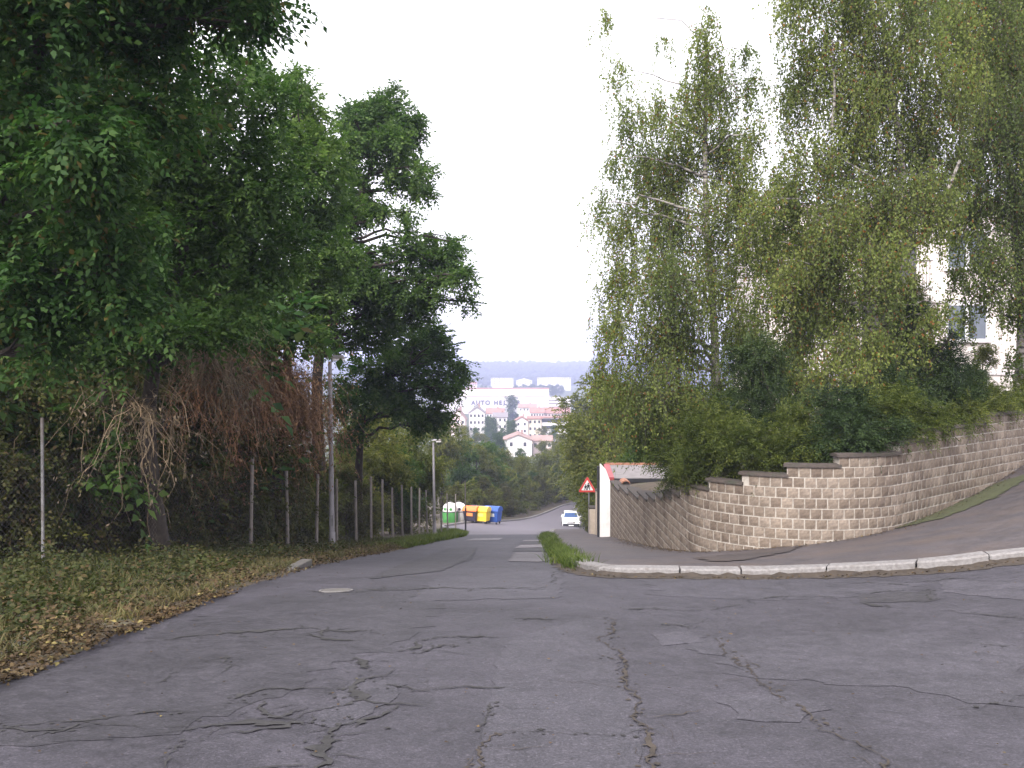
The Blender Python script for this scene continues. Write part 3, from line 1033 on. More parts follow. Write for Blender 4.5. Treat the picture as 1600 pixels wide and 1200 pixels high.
def make_tree(name, label, cat, base, trunk, lobes, leaf, bark, rng, cov=4.5, L=.1, W=.055, m=9, slen=.34, droop=.35, group=None, tr=.18,
              twig=True, extra=None, crown='crown', kind_leaf='spray', sig=.27, stem='trunk', lift=0.0, branch_n=5):
    """base: root point; trunk: points from the root up; lobes: (centre, radius, cover factor)"""
    base = np.asarray(base, float)
    root = thing(name, label, cat, base, group=group)
    trunk = np.asarray(trunk, float)
    tb = MB()
    tp, tt = resample(trunk, n=max(8, len(trunk) * 4))
    rad = tr * (1 - .72 * tt / max(tt[-1], 1e-6))
    rad[0] *= 1.35
    tb.tube(tp - base, rad, 9)
    vs = []
    for lb in lobes:
        c, r = np.asarray(lb[0], float), np.asarray(lb[1], float) * np.ones(3)
        cf = lb[2] if len(lb) > 2 else 1.0
        area = math.pi * r.mean() ** 2
        n_leaf = int(cov * cf * area / (L * W * .5))
        n_sp = max(6, n_leaf // m)
        pos, out, sub = lobe_sprays(c, r, n_sp, rng, sig=sig)
        vs.append(spray_leaves(pos, out, rng, m, slen, L, W, droop, lift))
        if twig:
            low = [i for i in range(len(tp)) if tp[i][2] < c[2] + .2 * r[2]]
            dists = [np.linalg.norm(tp[i] - c) + .5 * abs(c[2] - r[2] - tp[i][2]) for i in low] or [0]
            i0 = low[int(np.argmin(dists))] if low else len(tp) // 2
            br = bend(tp[i0], c, rng, 7, .05, .06)
            r0 = min(rad[i0] * .55, .02 + .022 * np.linalg.norm(c - tp[i0]))
            tb.tube(br - base, np.linspace(r0, r0 * .35, 7), 6)
            for q in sub[:branch_n]:
                tb.tube(bend(br[4], q, rng, 5, .08) - base, np.linspace(r0 * .35, r0 * .1, 5), 4, cap=False)
    tb.put(stem, bark, root, smooth=True)
    if extra is not None: vs.append(extra)
    v = np.concatenate(vs) - base
    put(crown, mesh_np(crown, v, quads(len(v) // 4), leaf), root)
    return root

def lobes_px(lst, jit, rng, sx=1.0):
    """(px, py, radius in pixels, distance[, cover]) -> lobes with real places and sizes"""
    out = []
    for t in lst:
        px, py, r, d = t[:4]
        d = d + rng.uniform(-jit, jit)
        rr = r / F * d
        out.append((P(px, py, d), np.array([rr * sx, rr * 1.15, rr]), t[4] if len(t) > 4 else 1.0))
    return out

def on(x, y, dz=0.0):
    return np.array([x, y, float(H(x, y)) + dz])

# ------------------------------------------------------------------ left: the big trees along the fence
g = np.random.default_rng(21)
T1 = [(-60, -60, 150, 11), (80, -90, 140, 11), (230, -80, 120, 12), (350, -50, 90, 13), (60, 60, 120, 11), (200, 50, 110, 12), (310, 20, 80, 13), (392, 38, 34, 13, 1.3), (400, 5, 30, 13, 1.2),
      (-50, 200, 120, 11), (110, 190, 110, 11.5), (240, 160, 90, 12.5), (40, 320, 110, 12), (170, 310, 95, 12.5), (-40, 440, 110, 12), (80, 440, 90, 12.5), (180, 430, 80, 13), (60, 540, 60, 13.5)]
make_tree('broadleaf_tree', 'huge dark broadleaf tree at the left edge, its boughs hanging over the verge', 'tree', on(-9.6, 14.6), [on(-9.6, 14.6, -.2), P(-90, 560, 14), P(0, 300, 12.9), P(70, 60, 12)],
          lobes_px(T1, 1.0, g), M['leaf_dark'], M['bark'], g, cov=4.6, L=.115, W=.062, slen=.40, tr=.22, group='tall trees along the wire fence')
T2 = [(330, 90, 70, 17), (372, 110, 45, 17), (420, 160, 45, 17.5), (300, 230, 90, 17), (390, 240, 80, 18), (240, 350, 90, 17), (340, 350, 90, 17.5), (430, 300, 60, 18.5), (250, 450, 80, 17.5), (350, 460, 80, 18),
      (430, 400, 60, 18.5), (170, 520, 80, 17), (290, 530, 60, 18), (395, 110, 22, 17.5)]
make_tree('broadleaf_tree', 'dense green tree with light sprays just right of the huge dark one', 'tree', on(-6.9, 19), [on(-6.9, 19, -.2), P(220, 650, 18.5), P(280, 420, 18), P(330, 200, 17.6)],
          lobes_px(T2, 1.2, g), M['leaf_mid'], M['bark'], g, cov=4.4, L=.12, W=.062, slen=.42, tr=.2, group='tall trees along the wire fence')
T3 = [(470, 122, 24, 25), (455, 170, 45, 25), (490, 205, 32, 25), (520, 240, 24, 25.5), (440, 230, 50, 25), (490, 280, 50, 25.5), (440, 330, 60, 25), (505, 350, 42, 26), (460, 410, 60, 25), (400, 440, 60, 24.5),
      (500, 440, 38, 26), (430, 500, 60, 25), (370, 520, 50, 24), (480, 520, 32, 26), (350, 400, 60, 24), (495, 225, 40, 25.3), (525, 275, 34, 25.6), (520, 320, 34, 25.8), (475, 160, 34, 25), (530, 395, 34, 26.2), (500, 480, 34, 26.2)]
make_tree('broadleaf_tree', 'tall green tree behind the first lamp post with sky breaking through beside it', 'tree', on(-6.7, 26.5), [on(-6.7, 26.5, -.2), P(445, 640, 26), P(455, 460, 25.6), P(470, 250, 25.2)],
          lobes_px(T3, 1.4, g), M['leaf_light'], M['bark'], g, cov=4.2, L=.14, W=.075, slen=.5, tr=.2, group='tall trees along the wire fence')
T4 = [(592, 170, 32, 33), (548, 180, 24, 33), (640, 178, 18, 33), (575, 205, 36, 33, .8), (628, 205, 26, 33), (540, 225, 26, 33), (632, 240, 30, 33), (660, 262, 20, 33), (610, 270, 26, 33, .7), (560, 250, 26, 34, .7), (655, 300, 20, 33),
      (600, 165, 30, 33), (565, 190, 32, 33), (650, 205, 22, 33), (540, 290, 30, 34, .7), (640, 330, 16, 33, .8), (635, 365, 22, 33, .9), (670, 385, 26, 33), (708, 378, 14, 33), (700, 405, 26, 33), (725, 435, 22, 33), (730, 470, 14, 33), (640, 410, 30, 33, .8), (600, 400, 26, 34, .6),
      (570, 405, 30, 34, .7), (545, 440, 34, 34), (590, 445, 34, 34, .8), (640, 455, 30, 33, .7), (690, 450, 26, 33, .7), (610, 490, 34, 34, .7), (565, 490, 34, 34, .7), (655, 490, 18, 33, .6), (530, 500, 26, 34, .6), (550, 535, 34, 34, .7), (520, 550, 20, 34, .6), (562, 300, 34, 33), (535, 335, 34, 33.6), (590, 320, 22, 33), (525, 385, 38, 33.6), (515, 430, 38, 33.6), (500, 475, 36, 33.8), (600, 235, 34, 33), (570, 440, 34, 33.4), (620, 460, 30, 33), (680, 420, 28, 33), (640, 280, 22, 33), (655, 470, 26, 33), (500, 520, 30, 34), (600, 520, 30, 34)]
make_tree('broadleaf_tree', 'open crowned tree with visible dark limbs reaching out over the street', 'tree', on(-6.6, 33.5), [on(-6.6, 33.5, -.2), P(492, 600, 33.5), P(503, 530, 33.4), P(532, 430, 33.3), P(550, 340, 33.2), P(585, 250, 33)],
          lobes_px(T4, 1.1, g), M['leaf_light'], M['bark'], g, cov=6.6, L=.15, W=.085, slen=.5, tr=.27, group='tall trees along the wire fence', sig=.30, branch_n=3)
T5 = [(650, 535, 40, 38), (605, 560, 34, 38), (690, 525, 24, 38), (575, 575, 30, 38), (720, 570, 16, 38), (570, 625, 34, 38), (655, 548, 34, 38), (690, 545, 26, 38), (620, 565, 26, 38), (645, 590, 42, 38), (690, 590, 36, 38), (600, 600, 30, 38), (712, 610, 18, 38), (660, 630, 42, 38), (625, 640, 26, 38), (690, 640, 26, 38), (655, 665, 20, 38), (540, 640, 34, 37), (530, 600, 24, 37), (545, 680, 26, 37)]
make_tree('broadleaf_tree', 'low dark rounded crown hanging over the street beside the second lamp post', 'tree', on(-6.2, 38.5), [on(-6.2, 38.5, -.2), P(560, 700, 38.3), P(575, 600, 38.2), P(640, 570, 38)],
          lobes_px(T5, 1.2, g), M['leaf_mid'], M['bark'], g, cov=4.8, L=.16, W=.085, slen=.5, tr=.22, group='tall trees along the wire fence')

# ------------------------------------------------------------------ leafy templates, then copies (shared meshes)
def template(kind, seed, leaf, h=10.0, L=.2, W=.11, n_l=13, cov=3.6, spread=.33, tr=.16, m=8, low=.25):
    rr = np.random.default_rng(seed)
    lobes = []
    for i in range(n_l):
        a = rr.uniform(0, 6.28)
        zz = h * (low + (1 - low - .12) * (i + .5) / n_l)
        w = h * spread * math.sin(math.pi * (.18 + .78 * (i + .5) / n_l)) ** .7
        rad = rr.uniform(.1, .17) * h
        q = w * rr.uniform(.3, .85)
        lobes.append((np.array([q * math.cos(a), q * math.sin(a), zz]), np.array([rad, rad, rad * .85]), 1.0))
    lobes.append((np.array([0, 0, h * .88]), h * .11, 1.0))
    tb = MB()
    tp = np.array([[0, 0, -.3], [.1, 0, h * .3], [0, .1, h * .6], [.05, 0, h * .88]])
    tb.tube(tp, [tr, tr * .8, tr * .5, tr * .15], 7)
    vs = []
    for c, r, cf in lobes:
        R = np.asarray(r) * np.ones(3)
        n = int(cov * math.pi * R.mean() ** 2 / (L * W * .5) / m)
        pos, out, sub = lobe_sprays(c, R, n, rr)
        vs.append(spray_leaves(pos, out, rr, m, L * 3.2, L, W))
        z0 = max(h * .18, c[2] - h * .18)
        tb.tube(bend(np.array([0, 0, z0]), c, rr, 5, .06, .05), np.linspace(tr * .4, tr * .12, 5), 5, cap=False)
    v = np.concatenate(vs)
    return tb.mesh('trunk', M['bark'], smooth=True), mesh_np('crown', v, quads(len(v) // 4), leaf)

TPL = {'olive': [template('a', s, M['leaf_olive'], L=.21, W=.12, low=.14) for s in (1, 2, 3)],
       'mid': [template('b', s, M['leaf_mid'], L=.21, W=.12, low=.14) for s in (4, 5)],
       'dark': [template('c', s, M['leaf_dark'], L=.24, W=.14, low=.1) for s in (6, 7)],
       'poplar': [template('d', 8, M['leaf_mid'], L=.32, W=.2, spread=.12, low=.12, cov=3)],
       'bush': [template('e', s, M['leaf_olive'], h=10, L=.5, W=.26, spread=.4, n_l=12, low=.05, cov=4.2, tr=.1) for s in (9, 10)],
       'darkbush': [template('f', s, M['ivy'], h=10, L=.25, W=.16, spread=.42, n_l=14, low=.05, cov=4.4, tr=.1) for s in (11, 12)]}
def plant(kind, name, label, cat, x, y, h, rz, group, w=1.0, z=None):
    t, c = TPL[kind][int(rz * 10) % len(TPL[kind])]
    z = float(H(x, y)) if z is None else z
    root = thing(name, label, cat, (x, y, z - .05), rz, group)
    sc = h / 10.0
    for nm, me in (('stem' if 'bush' in kind else 'trunk', t), ('crown', c)):
        put(nm, me, root, scale=(sc * w, sc * w, sc))
    return root
def plant_px(kind, name, label, cat, px, top, d, rz, group, w=1.0):
    """the plant whose top shows at pixel (px, top), d metres off, rooted on the ground there"""
    q = P(px, top, d)
    return plant(kind, name, label, cat, q[0], d, (q[2] - float(H(q[0], d))) / .97, rz, group, w)

# the wood behind the fence: rows of trees that close off the left side
wood = [(-11, 19, 12), (-16, 19, 14), (-12.5, 23.5, 13), (-17, 26, 14), (-11, 28, 12), (-14, 33, 13), (-9.8, 31, 8), (-20, 34, 15), (-10, 22, 7), (-22, 22, 15), (-13.5, 20.5, 9), (-9.4, 21.5, 13.5), (-8.6, 25, 12.5), (-11.2, 22.5, 14)]
for i, (x, y, h) in enumerate(wood):
    plant('dark' if i % 3 else 'mid', 'woodland_tree', ('dark tree in the shady wood behind the wire fence' if i < len(wood) - 3 else ('slender tree filling the gaps behind the dense green tree', 'slender tree deep between the dense tree and the street lamp', 'tall slender tree behind the huge dark tree')[i - len(wood) + 3]), 'tree', x, y, h, i * 1.37, 'trees deep in the wood behind the fence', 1.0 + .15 * (i % 3) if i < len(wood) - 3 else .5)

# undergrowth: ivy covered bushes just behind the fence line
ub = [(-10.2, 16.5, 3.6), (-9.4, 19.2, 3.4), (-9.2, 21.4, 4.6), (-9.2, 24.6, 4.2), (-8.8, 28, 3.8), (-7.6, 30.6, 3.4), (-8.2, 34, 3.4), (-7.4, 37.5, 3.2), (-11.5, 21, 5.5), (-11, 25.5, 5.5), (-10, 29, 5), (-12.5, 17.5, 5), (-7.0, 42, 3.2), (-6.6, 46.5, 3.2), (-6.2, 51, 3), (-11.2, 15.2, 4)]
for i, (x, y, h) in enumerate(ub):
    plant('darkbush', 'ivy_bush', 'rough olive brown bush overgrown with ivy behind the wire fence', 'bush', x, y, h, i * 2.1 + .3, 'overgrown bushes behind the fence', 1.15)

for i, (x, y, h) in enumerate([(-8.1, 20.4, 2.6), (-7.7, 22.8, 2.4), (-7.2, 25.2, 2.7), (-6.9, 27.6, 2.5), (-6.6, 30.0, 2.8), (-6.5, 33.0, 2.6), (-6.3, 36.4, 2.8), (-6.2, 40.2, 2.7), (-9.0, 17.6, 2.4), (-8.8, 24, 4.4), (-8.2, 27, 4.6)]):
    plant('bush' if i % 3 else 'darkbush', 'fence_bush', 'olive green shrub pressing against the wire fence from behind', 'bush', x, y, h, i * 1.7 + .9, 'shrubs directly behind the wire fence', 1.05)

# robinias and other trees further down on the left
for i, (px, top, d, kd, lb) in enumerate([(575, 640, 47, 'olive', 'light green feathery tree behind the fence, left of the low dark crown'), (600, 610, 58, 'olive', 'tall light green tree above the fence, half hidden by the low dark crown'),
                                     (640, 665, 52, 'olive', 'yellowish green tree just left of the second lamp post'), (690, 655, 96, 'olive', 'light green tree over the recycling bins'), (545, 690, 44, 'olive', 'bushy tree directly right of the first lamp post'),
                                     (722, 688, 104, 'mid', 'green tree behind the green glass bin'), (628, 690, 60, 'mid', 'dense green tree right behind the second lamp post'), (745, 692, 108, 'olive', 'light green tree behind the orange lidded bin'),
                                     (610, 700, 49, 'mid', 'low bushy tree behind the middle of the fence')]):
    plant_px(kd, 'leafy_tree', lb, 'tree', px, top, d, i * 1.9 + .2, 'trees lower down the street on the left', 1.05)
# trees round the bend at the end of the street
ends = [(760, 690, 112, 'mid', 'pale green tree behind the yellow bin'), (785, 700, 122, 'olive', 'rounded tree behind the blue bin'), (812, 712, 130, 'olive', 'tree in the middle of the hedge closing the street'),
        (848, 706, 138, 'olive', 'light olive tree right of the white gabled house'), (882, 690, 140, 'olive', 'tall olive tree behind the bend above the white car'), (915, 640, 128, 'olive', 'tall olive tree above the white car'),
        (770, 720, 132, 'mid', 'dark tree low behind the blue bin'), (800, 735, 128, 'dark', 'dark bush like tree in the shade at the bend'), (830, 735, 134, 'dark', 'shaded tree right of the middle at the bend'), (862, 728, 138, 'mid', 'shaded tree at the bend just left of the car'),
        (938, 600, 116, 'olive', 'tall yellowish tree rising behind the warning sign'), (955, 640, 96, 'olive', 'bushy tree between the warning sign and the birches'), (750, 735, 108, 'dark', 'dark tree behind the gap between the bins')]
for i, (px, top, d, kd, lb) in enumerate(ends):
    plant_px(kd, 'leafy_tree', lb, 'tree', px, top, d, i * 2.3 + .7, 'trees round the bend of the street', 1.15)
# along the right, behind the garage
for i, (px, top, d, kd, lb) in enumerate([(955, 580, 62, 'olive', 'tall olive tree behind the white garage'), (965, 655, 74, 'olive', 'light tree behind the warning sign, over the pavement'), (990, 600, 52, 'olive', 'olive tree rising above the garage roof'),
                                     (1010, 640, 46, 'mid', 'green tree right of the garage roof'), (938, 690, 88, 'olive', 'bushy tree overhanging the white car'), (1075, 600, 44, 'mid', 'green tree behind the first birch')]):
    plant_px(kd, 'leafy_tree', lb, 'tree', px, top, d, i * 2.9 + .4, 'trees behind the garage', .95)
for i, (px, top, d, lb) in enumerate([(916, 768, 90, 'dark rounded bush hanging over the parked white car'), (926, 790, 70, 'low bush beside the beige gate pillar')]):
    plant_px('darkbush', 'roadside_bush', lb, 'bush', px, top, d, i * 2 + .4, 'bushes beside the parked car', .55)
# hedge along the far kerb
for i in range(13):
    y = 84 + i * 5.0
    x = float(Ledge(y)) - 2.6
    plant('bush' if i % 2 else 'darkbush', 'hedge_bush', 'bush in the dark hedge along the far kerb of the bend', 'bush', x, y, 3.4 + (i % 3) * .5, i * 1.7, 'hedge along the far kerb', 1.0)

# ------------------------------------------------------------------ dead creeper hanging over the bushes
def strands(starts, dirs, lens, w, rng, seg=9, grav=1.0, wig=.05, jit=.16):
    n = len(starts)
    p = starts.copy(); d = norm(dirs)
    ring = [p.copy()]
    for s_ in range(seg):
        d = norm(d + np.array([0, 0, -.28 * grav]) + rng.normal(0, jit, (n, 3)))
        p = p + d * (lens / seg)[:, None] + rng.normal(0, wig * .3, (n, 3))
        ring.append(p.copy())
    ring = np.stack(ring, 1)                          # n, seg+1, 3
    side = norm(rng.normal(0, 1, (n, 3)) * np.array([1, 1, .2]))[:, None, :]
    ww = w * np.linspace(1, .5, seg + 1)[None, :, None]
    a, b = ring - side * ww, ring + side * ww
    v = np.stack([a, b], 2).reshape(-1, 3)
    i = (np.arange(n)[:, None] * (seg + 1) + np.arange(seg)[None, :]).ravel() * 2
    return v, np.stack([i, i + 1, i + 3, i + 2], 1), ring
def creeper(label, pts, d, n, mat, length, seed, group):
    rr = np.random.default_rng(seed)
    A = np.array([P(x, y, dd) for x, y, dd in pts])
    seg = rr.integers(0, len(A) - 1, n)
    t = rr.random((n, 1))
    st = A[seg] * (1 - t) + A[seg + 1] * t + rr.normal(0, .14, (n, 3)) * np.array([1, 1.8, 1])
    dirs = np.column_stack([rr.normal(.12, .45, n), rr.normal(-.1, .4, n), rr.normal(.15, .35, n)])
    v, f_, ring = strands(st, dirs, length * rr.uniform(.3, 1.15, n), .007, rr, wig=.16, jit=.34)
    base = on(st[:, 0].mean(), st[:, 1].mean())
    root = thing('dead_creeper', label, 'creeper', base, group=group)
    put('stem', mesh_np('stem', v - base, f_.astype(np.int32), mat), root)
    k = n * 5
    idx = rr.integers(0, ring.shape[0], k); j = rr.integers(1, ring.shape[1], k)
    b = ring[idx, j] + rr.normal(0, .05, (k, 3))
    dn = norm(np.column_stack([rr.normal(0, .6, k), rr.normal(0, .6, k), rr.normal(-.8, .4, k)]))
    lv = leaf_quads(b, dn, norm(rr.normal(0, 1, (k, 3))), .10 * rr.uniform(.5, 1.2, k), .035)
    put('leaves', mesh_np('leaves', lv - base, quads(k), mat), root)
gcr = 'dead creepers hanging in the bushes'
creeper('russet dead creeper tumbling down beside the first lamp post', [(380, 600, 23.2), (410, 574, 24.2), (435, 580, 25), (458, 604, 25.7), (474, 640, 26.2), (484, 680, 26.4)], 26, 1300, M['vine'], 2.1, 1, gcr)
creeper('greyish tuft of dead creeper high up between the green boughs', [(305, 532, 20.4), (330, 540, 20.8), (345, 565, 21.2), (362, 600, 21.6)], 20, 420, M['vine_grey'], 1.9, 2, gcr)
creeper('brown veil of dead stems left of the russet creeper', [(290, 600, 20.7), (340, 620, 21.6), (390, 610, 23.2), (420, 640, 24.4)], 24, 420, M['vine'], 2.2, 3, gcr)
creeper('thin brown stems trailing down over the ivy behind the left fence post', [(150, 620, 17.5), (210, 640, 17.5), (270, 650, 18.2)], 18, 130, M['vine_grey'], 2.4, 4, gcr)
creeper('short brown stems hanging behind the first fence post', [(270, 740, 21), (330, 730, 22.5), (380, 720, 24)], 22, 160, M['vine'], 1.3, 5, gcr)

# ivy curtain: leaves climbing from the ground up to the boughs
g = np.random.default_rng(33)
IV = [(30, 640, 90, 17.8), (30, 780, 90, 17.4), (130, 610, 70, 18.8), (120, 720, 70, 18.4), (210, 620, 70, 20), (220, 720, 80, 20), (200, 810, 60, 19.4), (300, 650, 60, 22), (310, 740, 70, 22), (290, 820, 50, 21.2), (380, 690, 60, 24.6), (370, 780, 60, 24.2), (430, 640, 50, 26.6, .7), (440, 720, 50, 27), (450, 800, 50, 27), (100, 830, 60, 17.6)]
make_tree('ivy_thicket', 'broad curtain of ivy and twigs filling the gap under the big trees', 'thicket', on(-9, 19), [on(-9, 19, -.1), P(160, 830, 18.6), P(158, 700, 18.5), P(165, 560, 18.4)],
          lobes_px(IV, .6, g), M['ivy'], M['bark'], g, cov=3.6, L=.10, W=.065, m=7, slen=.3, droop=.8, tr=.17, crown='ivy', sig=.32, branch_n=4)

# ------------------------------------------------------------------ right: birches
def birch(label, base, trunk, lobes, seed, tr, limbs=()):
    rr = np.random.default_rng(seed)
    base = np.asarray(base, float)
    root = thing('birch_tree', label, 'tree', base, group='birches behind the block wall')
    tp, tt = resample(np.asarray(trunk, float), n=26)
    rad = tr * (1 - .8 * tt / tt[-1])
    tb = MB().tube(tp - base, rad, 10)
    V, TV, TF, tn = [], [], [], 0
    for (c, R, cf) in lobes:
        low = [i for i in range(len(tp)) if tp[i][2] < c[2] + .3]
        i0 = low[int(np.argmin([np.linalg.norm(tp[i] - c) + .4 * abs(c[2] - R[2] - tp[i][2]) for i in low]))] if low else 3
        top = c + np.array([0, 0, R[2] * .35])
        br = bend(tp[i0], top, rr, 8, .05, .10)
        r0 = min(rad[i0] * .55, .014 + .012 * np.linalg.norm(top - tp[i0]))
        tb.tube(br - base, np.linspace(r0, r0 * .25, 8), 6, cap=False)
        n = int(330 * R.mean() ** 2 * cf) + 10
        k = 10
        hub = norm(rr.normal(0, 1, (k, 3))) * rr.uniform(.25, .95, (k, 1)) * R
        st = c + hub[rr.integers(0, k, n)] + rr.normal(0, .30, (n, 3)) * R * np.array([.8, .8, 1.0]) + np.array([0, 0, .45]) * R[2]
        ln = rr.uniform(.4, 1.3, n) * min(1.9, .6 + R[2] * .9)
        ang = rr.uniform(0, 6.28, n)
        d0 = np.column_stack([np.cos(ang) * .6, np.sin(ang) * .6, rr.normal(-.1, .35, n)])
        v, f_, ring = strands(st, d0, ln, .0032, rr, seg=4, grav=4.0, wig=.03)
        TV.append(v); TF.append(f_ + tn); tn += len(v)
        m = 16
        idx = np.repeat(np.arange(n), m)
        u = rr.random(n * m) * 3.999
        j = u.astype(int); w = (u - j)[:, None]
        b = ring[idx, j] * (1 - w) + ring[idx, j + 1] * w
        dd = norm(rr.normal(0, .5, (n * m, 3)) + np.array([0, 0, -.85]))
        b = b + dd * .02 + rr.normal(0, .018, (n * m, 3))
        N = norm(rr.normal(0, 1, (n * m, 3)) * np.array([1, 1, .7]))
        V.append(leaf_quads(b, dd, N, .076 * rr.uniform(.6, 1.25, n * m), .052 * rr.uniform(.7, 1.2, n * m)))
    for pts, r0 in limbs:
        q, _ = resample(np.array(pts), n=10)
        tb.tube(q - base, np.linspace(r0, r0 * .4, 10), 7)
    tb.put('trunk', M['birch'], root, smooth=True)
    v = np.concatenate(V) - base
    put('crown', mesh_np('crown', v, quads(len(v) // 4), M['leaf_birch']), root)
    put('twigs', mesh_np('twigs', np.concatenate(TV) - base, np.concatenate(TF).astype(np.int32), M['bark']), root)
    return root
g = np.random.default_rng(44)
B1 = [(1105, 45, 26, 26, .8), (1103, 95, 34, 26, .8), (1085, 160, 46, 26, .8), (1125, 150, 40, 26, .8), (1020, 170, 40, 26, .6), (985, 190, 36, 26, .55), (965, 120, 24, 26, .5), (940, 30, 20, 26, .25), (1168, 85, 16, 26, .7), (1175, 140, 26, 26, .8), (1035, 60, 12, 26, .2),
      (955, 260, 30, 26, .45), (1000, 270, 50, 26, .8), (1060, 250, 56, 26), (1130, 240, 56, 26), (1180, 220, 30, 26, .8), (975, 350, 46, 25.5, .8), (1040, 350, 62, 26), (1110, 340, 60, 26), (1170, 310, 40, 26.5, .8), (935, 325, 22, 26, .35),
      (975, 440, 46, 25, .8), (1040, 440, 66, 25.5), (1115, 440, 56, 26, .8), (1170, 400, 40, 26.5, .7), (960, 520, 36, 25, .9), (1010, 540, 60, 25), (1080, 540, 60, 25.5, .9), (1150, 530, 50, 26, .8), (940, 570, 26, 25, .6),
      (980, 620, 50, 25), (1050, 630, 56, 25), (1120, 620, 50, 25.5, .7), (1180, 600, 40, 26, .6)]
birch('tall weeping birch nearest the street, its slim top against the white sky', on(5.6, 26.4), [on(5.6, 26.4, .5), P(1120, 640, 26.4), P(1116, 500, 26.3), P(1100, 300, 26.2), P(1104, 60, 26)],
      lobes_px(B1, 1.3, g, .9), 51, .16, [([P(1116, 560, 26.4), P(1090, 545, 26), P(1072, 552, 25.6)], .05)])
B2 = [(1240, 10, 44, 24, 0.8), (1290, -40, 60, 24), (1370, -60, 70, 24), (1270, 90, 50, 24, 0.8), (1340, 50, 66, 24), (1420, 20, 70, 23.5), (1250, 170, 50, 24, 0.8), (1320, 150, 66, 24), (1400, 120, 70, 23.5), (1480, 60, 60, 23.5), (1270, 260, 50, 24), (1340, 250, 66, 23.5), (1420, 220, 70, 23.5), (1490, 160, 60, 23.5), (1230, 330, 36, 24, 1.15), (1290, 345, 50, 23.5, 1.15), (1365, 340, 60, 23, 1.15), (1430, 320, 56, 23, 1.15), (1225, 420, 36, 24, 0.85), (1290, 440, 50, 23.5, 1.05), (1355, 430, 50, 23, 0.95), (1480, 270, 50, 23.5), (1260, 520, 45, 24, 0.8), (1320, 540, 46, 23.5, 0.95), (1370, 540, 40, 23, 1.05), (1420, 560, 46, 23, 1.15), (1290, 600, 45, 23.5, 0.9), (1380, 610, 45, 23, 1.15), (1440, 500, 26, 23, 0.75), (1230, 590, 36, 24, 0.8), (1335, 480, 36, 23.5, 1.05), (1195, 320, 36, 24.5, 1), (1225, 290, 34, 24.5, 1), (1200, 390, 34, 24.5, .9), (1190, 470, 40, 24.5, .8), (1240, 470, 40, 24, .8), (1410, 390, 30, 22.8, .5), (1470, 330, 36, 23, 1), (1390, 470, 30, 23, .8), (1455, 560, 34, 23, .9), (1250, 640, 40, 23.5, .8), (1340, 600, 40, 23, .9), (1480, 480, 16, 23, .8), (1300, 390, 46, 23.5, 1), (1340, 320, 46, 23, .9)]
birch('broad weeping birch with a dark leaning forked trunk behind the corner of the wall', on(8.6, 24.2), [on(8.6, 24.2, 1.2), P(1340, 610, 24), P(1368, 500, 24), P(1395, 405, 24), P(1415, 310, 24), P(1400, 180, 24), P(1370, -40, 24)],
      lobes_px(B2, 1.3, g, .9), 52, .17, [([P(1388, 412, 24), P(1420, 392, 23.8), P(1455, 360, 23.6), P(1500, 250, 23.4)], .085), ([P(1380, 410, 24), P(1362, 404, 23.9), P(1345, 408, 23.8)], .05), ([P(1300, 200, 23.4), P(1305, 150, 23.4), P(1300, 60, 23.4)], .045)])
B3 = [(1500, -50, 70, 26), (1580, -50, 80, 26), (1540, 30, 70, 26), (1600, 60, 70, 26), (1540, 120, 66, 26), (1610, 150, 70, 26), (1540, 200, 60, 25.5), (1600, 240, 66, 25.5), (1520, 280, 50, 25.5), (1570, 320, 56, 25.5), (1630, 330, 60, 25.5), (1500, 350, 40, 25.5, 1.05), (1550, 400, 46, 25.5, 1.15), (1610, 410, 50, 25.5, 1.05), (1500, 430, 26, 25.5, 0.85), (1535, 460, 22, 25.5, 0.95), (1580, 480, 20, 25.5, 1.15), (1585, 560, 14, 25.5, 1.15), (1588, 620, 14, 25.5, 1.15), (1510, 500, 16, 25.5, 0.95), (1640, 450, 50, 26), (1700, 200, 90, 26), (1690, 380, 80, 26), (1680, 40, 90, 26)]
birch('spreading weeping birch at the right edge, long green strands trailing to the wall top', on(14.2, 27.2), [on(14.2, 27.2, 1.2), P(1600, 540, 26.6), P(1590, 380, 26.4), P(1570, 200, 26.2), P(1560, -30, 26)],
      lobes_px(B3, 1.2, g, .9), 53, .16, [([P(1590, 300, 26.2), P(1540, 200, 25.6), P(1490, 170, 25.2)], .05)])

for i, (px, top, d_, h_, lb) in enumerate([(1245, 345, 34, 7, 'leafy tree in front of the apartment building, left of the forked birch'), (1420, 430, 33, 6, 'leafy tree in front of the apartment building, right of the forked birch'), (1535, 540, 33, 4.2, 'low leafy tree in front of the apartment building at the right')]):
    q = P(px, top, d_)
    plant('olive', 'garden_tree', lb, 'tree', q[0], d_, q[2] + .3, i * 1.8 + .5, 'garden trees before the apartment building', .8, z=-.1)

# conifer shrubs spilling over the wall
def conifer(label, lobes, seed, leaf, base, name='conifer_shrub', L=.085, W=.022, m=14, cov=4.2, slen=.38, droop=.25, group='shrubs along the top of the block wall'):
    rr = np.random.default_rng(seed)
    top = max(lobes, key=lambda l: l[0][2])[0]
    make_tree(name, label, 'shrub', base, [base - np.array([0, 0, .2]), base * .6 + top * .4, top], lobes, leaf, M['bark'], rr, cov=cov, L=L, W=W, m=m, slen=slen, droop=droop, tr=.07, group=group, stem='stem', crown='foliage', sig=.30, branch_n=6)
def wall_d(px):
    p = wall_at(s_at_px(px))[0]
    return p[1]
def sh(lst, back=.7):
    out = []
    for t in lst:
        d = wall_d(min(t[0], 1680)) + back + (t[3] if len(t) > 3 else 0)
        r = t[2] / F * d * 1.18
        out.append((P(t[0], t[1], d), np.array([r * 1.1, r * .95, r * .85]), t[4] if len(t) > 4 else 1.0))
    return out
